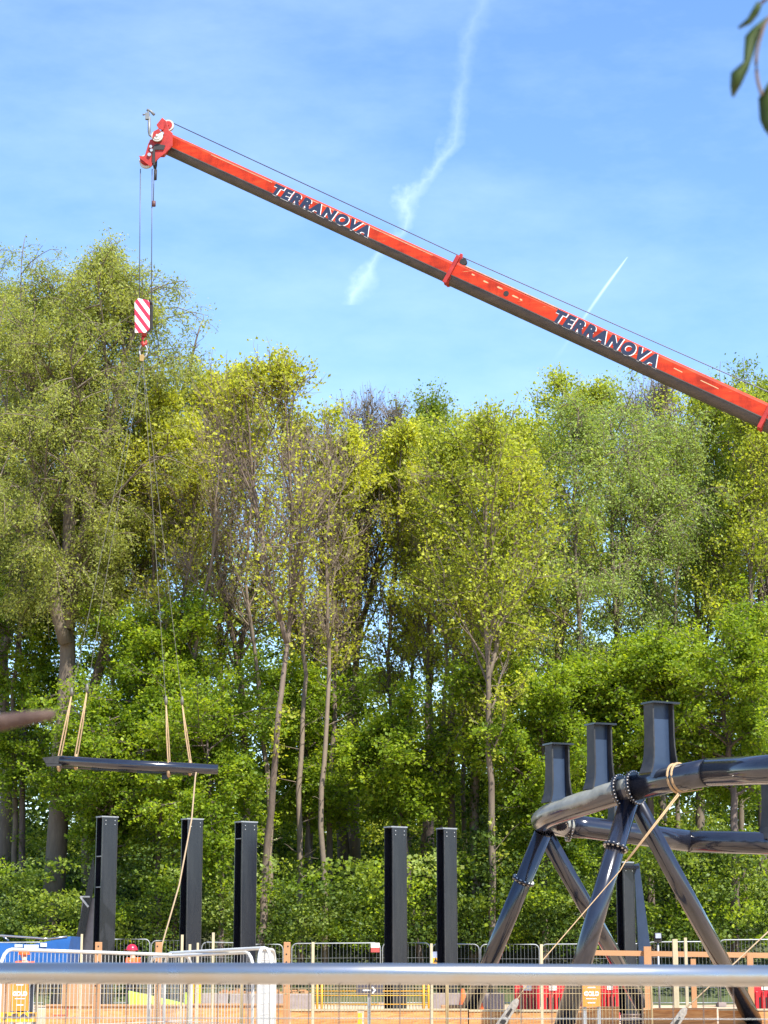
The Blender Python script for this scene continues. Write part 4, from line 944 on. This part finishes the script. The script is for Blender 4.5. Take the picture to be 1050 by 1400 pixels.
# plywood boards
G3 = 'plywood boards round the excavation'
for a, b, t, Y, rail_, lb in ((62, 212, 1373, 51.5, 1, 'plywood board with red markings at the left'), (214, 262, 1373, 51.5, 1, 'short plywood board left of the concrete blocks'),
        (263, 396, 1372, 51.8, 1, 'plywood board behind the white barrier end'), (397, 489, 1379.5, 51.5, 0, 'plywood board left of the yellow marker post'), (497, 640, 1379, 51.5, 0, 'plywood board right of the yellow marker post'),
        (641, 782, 1380.5, 51.5, 0, 'plywood board behind the left anchor plate'), (786, 846, 1376, 51.2, 1, 'plywood board below the right gold sign'), (879, 980, 1378, 51.4, 1, 'plywood board behind the right anchor plate'),
        (982, 1070, 1379, 51.5, 0, 'plywood board at the right edge')):
    p, q = P(a, t, Y), P(b, t, Y); r_ = empty('plywood_board', ((p.x + q.x) / 2, Y, 0), lb, 'board', G3); m = MB()
    m.box(((p.x + q.x) / 2, Y, (p.z - .045) / 2), (q.x - p.x - .01, .018, p.z - .045)); m.build('sheet', PLY, r_)
    m = MB(); m.box(((p.x + q.x) / 2, Y, p.z - .0215), (q.x - p.x - .01, .06 + .03 * rail_, .042)); m.build('capping', TIMBH if rail_ else CREAM, r_)
m = MB()
for px_ in (84, 92):   # spray marks
    p = P(px_, 1382, 51.48); m.prism([(-.015, -.16), (.015, -.15), (.013, .10), (-.012, .11)], (p.x, 51.48, p.z), vx, vz, vy, .003)
p = P(72, 1390, 51.48); m.prism([(0, 0), (.30, .01), (.30, .03), (0, .022)], (p.x, 51.48, p.z + .02), vx, vz, vy, .003)
bd = [o for o in bpy.data.objects if o.name.startswith('plywood_board')][0]
m.build('spray_mark', mat('faded red spray', (.50, .10, .07), .8), bd)
pb = empty('pipe_stack', (P(862, 1395, 51.5).x, 51.5, 0), 'small stack of dark brown pipes between two plywood boards', 'pipes')
for k in range(4):
    p = P(849, 1388 + k * 4, 51.5); q = P(879, 1388 + k * 4, 51.5); m = MB(); m.tube([p, q], .033, 12); m.build('pipe', mat('brown pipe', (.13, .085, .07), .5), pb)
# concrete blocks, timber, sheets behind the mesh
G4 = 'concrete blocks on the site floor'
def block(a, b, t, bt, Y, mt, name, lb, cat, dep=.6, grp=G4):
    p, q = P(a, t, Y), P(b, bt, Y); m = MB(); m.box(((p.x + q.x) / 2, Y + dep / 2, p.z / 2), (q.x - p.x, dep, p.z)); o = bevel(m.build(name, mt, loc=((p.x + q.x) / 2, Y, 0)), .02); tag(o, lb, cat, grp); return o
block(276, 311, 1358, 1375, 54, CONC, 'concrete_block', 'pinkish concrete block, shorter one beside the orange posts', 'block')
block(314, 427, 1359, 1375, 54, CONC, 'concrete_block', 'long pinkish concrete block behind the white barrier end', 'block')
block(592, 690, 1358, 1375, 56, CONC, 'concrete_block', 'long grey concrete block beside the foot of the leftmost leg', 'block')
block(85, 121, 1340, 1375, 53, TIMBH, 'timber_crate', 'pale timber crate behind the mesh at the left', 'crate', 1.0, None)
block(0, 14, 1342, 1385, 53, TIMBH, 'timber_crate', 'pale timber crate at the left edge', 'crate', 1.0, None)
block(603, 646, 1374, 1381, 53.2, TIMBH, 'timber_baulk', 'thick timber baulk lying before the foot of the leftmost leg', 'timber', .3, None)
rg = random.Random(7); m = MB()
for i in range(60):
    p = P(rg.uniform(300, 420), 1358 - rg.uniform(0, 4) * (1 if i % 2 else .3), 54.2); m.box(p, (rg.uniform(.05, .22), rg.uniform(.05, .2), rg.uniform(.03, .08)), rz=rg.uniform(0, 3))
tag(m.build('rubble', TIMBER, loc=P(360, 1357, 54.2)), 'broken timber scraps heaped on the long concrete block', 'rubble', kind='stuff')
m = MB(); Yg = 53
pts_t, nn = [], 14
for i in range(nn + 1):
    t = i / nn; x = 176 + 76 * t; yt = 1354.5 + 17 * t ** 1.05; pts_t.append((x, yt, 1376))
vs, fs = [], []
for i, (x, yt, yb) in enumerate(pts_t):
    w = .09 * math.sin(i * 1.7)
    for k, yy in ((0, yt), (1, yb)):
        p = P(x, yy, Yg + w - (.35 if k else 0)); vs.append(tuple(p))
    for k, yy in ((0, yt), (1, yb)):
        p = P(x, yy, Yg + .03 + w + (.35 if k else 0)); vs.append(tuple(p))
for i in range(nn):
    a = i * 4; fs += [(a, a + 1, a + 5, a + 4), (a + 2, a + 6, a + 7, a + 3), (a, a + 4, a + 6, a + 2), (a + 1, a + 3, a + 7, a + 5)]
fs += [(0, 2, 3, 1), (nn * 4, nn * 4 + 1, nn * 4 + 3, nn * 4 + 2)]
m.add(vs, fs, False); tag(m.build('tarpaulin', LIME, loc=P(200, 1372, Yg)), 'lime green sheeting draped in a wedge below the helmeted worker', 'tarpaulin')

# red water barriers
def barrier(a, b, t, Y, lb):
    p, q = P(a, t, Y), P(b, t, Y); w = q.x - p.x; xc = (p.x + q.x) / 2; hgt = p.z
    r_ = empty('plastic_barrier', (xc, Y, 0), lb, 'barrier', 'red plastic barriers on the site'); m = MB()
    m.prism([(-w / 2, 0), (w / 2, 0), (w / 2, hgt * .93), (w / 2 - .06, hgt), (-w / 2 + .06, hgt), (-w / 2, hgt * .93)], (xc, Y + .2, 0), vx, vz, vy, .26)
    for i in range(4):
        x = xc + w * (-.36 + .24 * i); m.box((x, Y + .05, hgt * .42), (w * .10, .10, hgt * .66))
    m.box((xc, Y + .10, .09), (w, .55, .18)); bevel(m.build('body', PLAST_R, r_), .02)
    m = MB(); m.box((xc, Y + .06, hgt * .85), (w * .34, .02, hgt * .14)); m.build('label_panel', SIGNW, r_)
    m = MB()
    for i in range(3): m.box((xc + w * (-.24 + .24 * i), Y + .068, hgt * .42), (w * .07, .01, hgt * .34))
    m.build('recess', DARK, r_)
barrier(704, 738, 1343, 57, 'red plastic barrier right of the leftmost leg'); barrier(740, 772, 1343, 57.3, 'red plastic barrier left of the centre leg')
barrier(792, 822, 1342, 57, 'red plastic barrier behind the right gold sign'); barrier(822, 846, 1342, 57.6, 'red plastic barrier right of the right gold sign'); barrier(1029, 1066, 1342, 57, 'red plastic barrier at the right edge')
# small orange cones by the leg
def cone(px, pt, Y, lb):
    p = P(px, pt, Y); r_ = empty('traffic_cone', (p.x, Y, 0), lb, 'cone', 'orange cones by the leg'); m = MB(); m.tube([(p.x, Y, .04), (p.x, Y, p.z)], [.17, .035], 16); m.build('cone_body', HIVIS, r_)
    m = MB(); m.box((p.x, Y, .02), (.42, .42, .04)); m.build('base', DARK, r_)
cone(633, 1352, 56, 'orange traffic cone left of the leftmost leg foot'); cone(655, 1358, 55, 'orange traffic cone right of the leftmost leg foot')

# signs
def gold_sign(a, b, t, bt, Y, lb):
    r_ = empty('site_sign', P((a + b) / 2, bt, Y), lb, 'sign', 'orange GOLD signs'); m = MB(); plate(m, [(a, t), (b, t), (b, bt), (a, bt)], Y, .03); m.build('panel', ORSIGN, r_)
    k = Y / F; w = (b - a)
    place_text('lettering', 'GOLD', P(a + w * .12, 1361.5, Y - .016), vx, vz, w * .76 * k, 5.6 * k, WHTXT, r_, bold=.05, push=.002)
    p = P(a + w * .5, 1365.5, Y - .017); m = MB(); m.box((p.x, Y - .018, p.z), (w * .55 * k, .004, 1.0 * k)); m.build('printed_line', WHTXT, r_)
    m = MB(); 
    for y_ in ((1374, 1346.5) if a < 400 else (1350, 1371)): p = P(a + w * .3, y_, Y - .017); m.box((p.x + w * .2 * k, Y - .018, p.z), (w * .4 * k, .004, 1.3 * k))
    m.build('printed_line', WHTXT, r_)
    m = MB(); 
    for f in (.12, .88): p = P(a + w * f, t, Y + .05); m.box((p.x, Y + .05, p.z / 2), (.05, .05, p.z)); 
    m.build('sign_post', STEELD, r_)
gold_sign(15, 39, 1338, 1382, 34, 'orange sign reading GOLD at the left edge')
gold_sign(796, 821, 1338, 1376, 34, 'orange sign reading GOLD between the pipe legs')
js = empty('site_banner', P(25, 1397, 26), 'orange banner with dark J-SAF lettering at the bottom left', 'banner'); m = MB(); plate(m, [(-30, 1384), (51, 1384), (51, 1397), (-30, 1397)], 26, .02); m.build('panel', PLAST_Y, js)
place_text('lettering', 'J-SAF', P(4, 1393.5, 25.985), vx, vz, 42 * 26 / F, 7.5 * 26 / F, SLATE, js, bold=.02, push=.002)
m = MB(); 
for x_ in (-20, 46): p = P(x_, 1386, 26.04); m.box((p.x, 26.04, p.z / 2), (.04, .04, p.z))
m.build('banner_post', STEELD, js)
asg = empty('arrow_sign', P(505, 1360, 33), 'dark sign with a white arrow pointing right', 'sign'); m = MB(); plate(m, [(487, 1342), (523, 1342), (523, 1360), (487, 1360)], 33, .02); m.build('panel', SLATE, asg)
m = MB(); Ya = 32.985
plate(m, [(496, 1353.0), (507, 1353.0), (507, 1355), (496, 1355)], Ya, .006); plate(m, [(508, 1349.5), (510, 1349), (514, 1353.8), (510, 1359), (508, 1358.5), (511, 1353.8)], Ya, .006); m.build('arrow', WHTXT, asg)
m = MB(); p = P(505, 1345, 33.03); m.box((p.x, 33.04, p.z / 2), (.05, .05, p.z)); m.build('sign_post', STEELD, asg)

# yellow edge protection mesh
ye = empty('safety_mesh_panel', (P(508, 1360, 56).x, 56, 0), 'yellow edge protection mesh panel behind the arrow sign', 'mesh panel')
m = MB()
for y_, r_2 in ((1335, .02), (1355, .011), (1361, .011), (1373, .010)): m.tube([P(418, y_, 56), P(588, y_, 56)], r_2, 6)
for x_, r_2 in ((434, .03), (440, .03), (579, .03), (586, .03)): p = P(x_, 1335, 56); m.tube([p, Vector((p.x, 56, 0))], r_2, 8)
m.build('frame', PLAST_Y, ye)
m = MB()
for i in range(38): x_ = 422 + i * 4.3; p = P(x_, 1335, 56.02); m.tube([p, Vector((p.x, 56.02, .2))], .008, 4, cap=False)
m.build('infill_bars', WIRE, ye)
# mid mesh fence
G5 = 'low mesh fence panels between the plywood and the yard'
for a, b, lb in ((52, 330, 'low mesh fence panel at the left, in front of the crate'), (332, 610, 'low mesh fence panel in front of the yellow panel'), (612, 890, 'low mesh fence panel in front of the red barriers')):
    fence_panel(a, b, (1334, 1334), 30, 30, lb, G5, pitch=4.35 * 30 / F, wr=.0034, mt=WIRE, fr=.014, zb=.15, hz=(.42, .62, .80, .86), foot=True, round_=.05)
# white barrier panels
G6 = 'white barrier panels leaning together at the left'
kw = dict(name='barrier_panel', pitch=.075, wr=.0028, mt=WHITEST, fr=.019, zb=.1, hz=(.5,), foot=False)
fence_panel(2, 262, (1298, 1306), 22.5, 26, 'long white barrier panel, the one whose top rail slopes down to the right', G6, **kw)
fence_panel(205, 346, (1308, 1302), 26, 23.6, 'white barrier panel with a round corner, left of the mesh end panel', G6, **kw)
fence_panel(226, 371, (1303, 1296), 25.8, 23.0, 'white barrier panel whose rail rises towards the end panel', G6, **{**kw, 'pitch': .6})
kw.update(pitch=.035, hz=tuple(i / 14 for i in range(1, 14)), wr=.0032, wm=WHITEST)
fence_panel(354, 376, (1297, 1299), 22.8, 23.8, 'narrow white mesh end panel seen nearly edge on', G6, **kw)

# blue tarpaulin stack
bt = empty('covered_trailer', (P(50, 1310, 56).x, 57, 0), 'blue tarpaulin covered trailer with pale printed patches at the left', 'trailer')
m = MB(); Yt = 56
top = [(-60, 1290), (0, 1289), (20, 1290), (45, 1291), (65, 1287), (85, 1282), (97, 1280)]; n0 = len(top)
vs, fs = [], []
for Y in (Yt, Yt + 2.2):
    for a, b in top: p = P(a, b, Yt); vs.append((p.x, Y, p.z))
    for a, b in top: p = P(a, b, Yt); vs.append((p.x - (.12 if a > 90 else 0), Y, 1.25))
for i in range(n0 - 1): fs += [(i, n0 + i, n0 + i + 1, i + 1), (2 * n0 + i, 2 * n0 + i + 1, 3 * n0 + i + 1, 3 * n0 + i), (i, i + 1, 2 * n0 + i + 1, 2 * n0 + i)]
fs += [(n0 - 1, 2 * n0 - 1, 4 * n0 - 1, 3 * n0 - 1), (0, 2 * n0, 3 * n0, n0)]
m.add(vs, fs); m.build('cover', BLUE, bt)
m = MB()
for a, b, y0, y1 in ((20, 31, 1291, 1295), (33, 53, 1291.5, 1296), (55, 64, 1289, 1294.5)): plate(m, [(a, y0), (b, y0), (b, y1), (a, y1)], Yt - .03, .01)
m.build('printed_patch', mat('pale print', (.55, .62, .70), .6), bt)
m = MB(); m.tube([P(-60, 1281, Yt), P(2, 1279, Yt), P(45, 1282, Yt), P(60, 1283.5, Yt), P(66, 1283, Yt)], .028, 8); m.tube([P(4, 1280, Yt + .3), P(12, 1286, Yt + .3)], .025, 6); m.tube([P(64, 1284, Yt), P(92, 1280.5, Yt)], .03, 6); m.build('lashing_rail', STEEL, bt)
m = MB()
for x_ in (-2.6, -1.2, 1.0):
    for k in (0, 2.0): c = Vector((bt.location.x + x_ * .8, 56.1 + k, .45)); m.tube([c, c + vy * .25], .44, 18)
m.box((bt.location.x - .8, 57.1, .98), (3.6, 1.9, .5)); m.build('wheels', DARK, bt)

# ---------------------------------------------------------------- people
def skin_obj(name, verts, edges, radii, mt, parent, sub=2):
    og = origin(parent); me = bpy.data.meshes.new(name); me.from_pydata([tuple(Vector(v) - og) for v in verts], edges, []); me.materials.append(mt)
    o = bpy.data.objects.new(name, me); COL.objects.link(o); o.parent = parent
    md = o.modifiers.new('skin', 'SKIN'); md.use_smooth_shade = True
    for i, r_ in enumerate(radii):
        r_ = r_ if isinstance(r_, tuple) else (r_, r_); me.skin_vertices[0].data[i].radius = r_
    me.skin_vertices[0].data[0].use_root = True
    s = o.modifiers.new('sub', 'SUBSURF'); s.levels = sub; s.render_levels = sub
    return o
def chain(start, pts, rad, V_, E_, R_, fr):
    k = fr
    for p, r_ in zip(pts, rad): V_.append(p); R_.append(r_); E_.append((k, len(V_) - 1)); k = len(V_) - 1
    return k
def worker(base, hz_, lean, face, label, helmet=True, arms='down'):
    """base: foot point; hz_: standing height scale; lean: forward bend in radians; face: yaw of the facing direction"""
    r_ = empty('person', base, label, 'person'); B = Vector(base); s = hz_ / 1.80
    fwd = Vector((math.sin(face), math.cos(face), 0)); rt = Vector((fwd.y, -fwd.x, 0))
    hip = B + vz * .93 * s
    spd = (vz * math.cos(lean) + fwd * math.sin(lean)).normalized()
    chest = hip + spd * .36 * s; neck = hip + spd * .54 * s; nd = (spd + vz * .6).normalized(); hd = neck + nd * .17 * s + fwd * .02
    V_, E_, R_ = [hip], [], [(.15 * s, .11 * s)]
    c_ = chain(0, [chest, neck - spd * .03, neck + nd * .06 * s, hd - nd * .03 * s, hd + nd * .06 * s, hd + nd * .12 * s], [(.16 * s, .11 * s), .085 * s, .055 * s, .082 * s, .085 * s, .05 * s], V_, E_, R_, 0)
    nos = hd + fwd * .10 * s
    V_.append(nos); R_.append(.016 * s); E_.append((4, len(V_) - 1))
    for k in (-1, 1):
        V_.append(hd + rt * k * .085 * s); R_.append(.018 * s); E_.append((4, len(V_) - 1))
        sh = chest + spd * .12 * s + rt * k * .20 * s
        if arms == 'down': el = sh - vz * .29 * s + rt * k * .06 * s; wr = el - vz * .20 * s + fwd * .16 * s
        else: el = sh - vz * .27 * s + fwd * .10 * s; wr = el - vz * .22 * s + fwd * .10 * s
        k_ = chain(0, [sh, el, wr], [.062 * s, .046 * s, .03 * s], V_, E_, R_, 1)
        hdn = (wr - el).normalized(); pm = wr + hdn * .07 * s; V_.append(pm); R_.append((.036 * s, .02 * s)); E_.append((k_, len(V_) - 1)); pi = len(V_) - 1
        for f, ln in zip((-1.5, -.5, .5, 1.5), (.065, .078, .074, .056)):
            b0 = pm + hdn * .035 * s + fwd * f * .021 * s; chain(0, [b0, b0 + hdn * ln * .5 * s, b0 + hdn * ln * .85 * s - rt * k * .018 * s], [.009, .0085, .0075], V_, E_, R_, pi)
        chain(0, [pm + fwd * .045 * s - hdn * .02 * s, pm + fwd * .066 * s + hdn * .022 * s], [.011, .009], V_, E_, R_, pi)
        kn = B + vz * .50 * s + rt * k * .12 * s + fwd * .05; an = B + vz * .08 * s + rt * k * .14 * s
        chain(0, [hip - vz * .08 * s + rt * k * .10 * s, kn, an, an + fwd * .14 * s - vz * .03 * s], [.095 * s, .062 * s, .042 * s, .035 * s], V_, E_, R_, 0)
    body = skin_obj('body', V_, E_, R_, SKIN, r_)
    V_, E_, R_ = [hip - spd * .06 * s], [], [(.185 * s, .145 * s)]
    chain(0, [hip + spd * .15 * s, chest, neck - spd * .04 * s], [(.18 * s, .135 * s), (.20 * s, .145 * s), .105 * s], V_, E_, R_, 0)
    for k in (-1, 1):
        sh = chest + spd * .12 * s + rt * k * .19 * s
        if arms == 'down': el = sh - vz * .29 * s + rt * k * .06 * s; wr = el - vz * .19 * s + fwd * .15 * s
        else: el = sh - vz * .27 * s + fwd * .10 * s; wr = el - vz * .20 * s + fwd * .09 * s
        chain(0, [sh, el, wr], [.088 * s, .070 * s, .052 * s], V_, E_, R_, 2)
    skin_obj('jacket', V_, E_, R_, HIVIS, r_)
    V_, E_, R_ = [hip - vz * .02], [], [(.165 * s, .125 * s)]
    for k in (-1, 1):
        kn = B + vz * .50 * s + rt * k * .12 * s + fwd * .05; an = B + vz * .10 * s + rt * k * .14 * s
        chain(0, [hip - vz * .10 * s + rt * k * .10 * s, kn, an], [.12 * s, .085 * s, .07 * s], V_, E_, R_, 0)
    skin_obj('trousers', V_, E_, R_, TROU, r_)
    m = MB()
    for k in (-1, 1): c = B + vz * .05 + rt * k * .14 * s + fwd * .06; m.ball(c, .1, .55 + .45 * abs(fwd.x), .55 + .9 * abs(fwd.y), .55)
    m.build('boots', DARK, r_)
    if helmet:
        m = MB(); c = hd + nd * .03 * s; m.ball(c, .145 * s, 1, 1.05, 1.0, 20, True); m.tube([c - vz * .012, c + vz * .008], [.155 * s, .15 * s], 24)
        m.prism([(-.07, 0), (.07, 0), (.05, .09), (-.05, .09)], c + fwd * .12 * s, rt, fwd, vz, .012); m.build('helmet', HELM if helmet is True else HIVIS, r_)
    return r_
worker((P(183, 1310, 55).x, 55, .12), 1.80, R(4), R(-60), 'person in a red helmet and orange jacket standing by the second timber post')
worker((P(37, 1310, 55).x, 55, .1), 1.85, R(38), R(-20), 'person in orange clothing bent forward behind the left gold sign', helmet='o', arms='fwd')

# ---------------------------------------------------------------- foreground
nf_ = empty('foreground_fence_panel', (P(525, 1331, 5).x, 5, 0), 'galvanised fence panel right in front of the camera, its top rail blurred', 'fence panel')
m = MB(); m.tube([P(-260, 1330, 5), P(525, 1331.5, 5), P(1330, 1336, 5)], .0245, 40); m.build('top_rail', STEEL, nf_)
m = MB(); RAILZ = P(525, 1331, 5).z
for i in range(38):
    px_ = -240 + i * 41.4; p = P(px_, 1340, 5); m.tube([Vector((p.x, 5, RAILZ)), Vector((p.x, 5, .15))], .0014, 6, cap=False)
m.build('vertical_wires', mat('dull dark wire', (.16, .13, .11), .6, .3), nf_)
m = MB()
for y_ in (1391, 1480, 1700): m.tube([P(-260, y_, 5), P(1330, y_ + 3, 5)], .0013, 5, cap=False)
m.build('horizontal_wires', STEELD, nf_)
m = MB()
for x_ in (P(-260, 1331, 5).x, P(1330, 1331, 5).x): m.tube([(x_, 5, RAILZ), (x_, 5, 0)], .0215, 12)
m.build('end_post', STEEL, nf_)
m = MB(); YB = 1.65
m.tube([P(-900, 1090, YB), P(-300, 1030, YB), P(-80, 1000, YB), P(0, 988, YB), P(40, 981, YB), P(70, 977, YB), P(76, 976, YB)], [.013, .0092, .0074, .0067, .0055, .0042, .0016], 12)
tag(m.build('dead_branch', BRANCH, loc=P(-900, 1090, YB)), 'blurred bare branch end poking in from the left edge', 'branch')
tw = empty('hanging_twig', P(1100, -60, 1.6), 'blurred leafy twig hanging into the top right corner', 'twig')
YT = 1.6
m = MB(); m.tube(spline([P(1120, -80, YT), P(1080, -10, YT), P(1052, 22, YT), P(1040, 50, YT), P(1034, 80, YT), P(1036, 110, YT), P(1042, 130, YT)], 4), [.0015] * 25, 6)
m.tube([P(1120, -80, YT), P(1070, -20, YT), P(1040, 5, YT)], .0015, 6); m.build('stem', BARKD, tw)
def bleaf(outl, dy):
    n = len(outl) // 2; m = MB(); vs = []
    for i in range(n):
        (a, b), (c_, d_) = outl[i], outl[-1 - i]; mdp = ((a + c_) / 2, (b + d_) / 2); w = dy + .004 * math.sin(i * 1.1)
        vs += [tuple(P(a, b, YT + w + .006)), tuple(P(mdp[0], mdp[1], YT + w)), tuple(P(c_, d_, YT + w + .006))]
    fs = []
    for i in range(n - 1): fs += [(3 * i, 3 * i + 1, 3 * i + 4, 3 * i + 3), (3 * i + 1, 3 * i + 2, 3 * i + 5, 3 * i + 4)]
    m.add(vs, fs, True); o = m.build('leaf', LEAFD, tw); sd = o.modifiers.new('s', 'SOLIDIFY'); sd.thickness = .0006
bleaf([(1048, 24), (1030, 38), (1019, 50), (1017, 85), (1000, 100), (999, 118), (1001, 131), (1002, 133), (1012, 117), (1022, 96), (1030, 72), (1036, 52), (1043, 40), (1051, 27)], 0)
bleaf([(1036, 2), (1030, 12), (1022, 26), (1009, 38), (1010, 39), (1026, 32), (1036, 20), (1041, 8)], .01)
bleaf([(1043, 126), (1037, 134), (1038, 150), (1039, 165), (1045, 178), (1060, 195), (1064, 196), (1082, 178), (1086, 160), (1080, 135), (1066, 112), (1050, 112)], .005)
print('objects', len(bpy.data.objects))
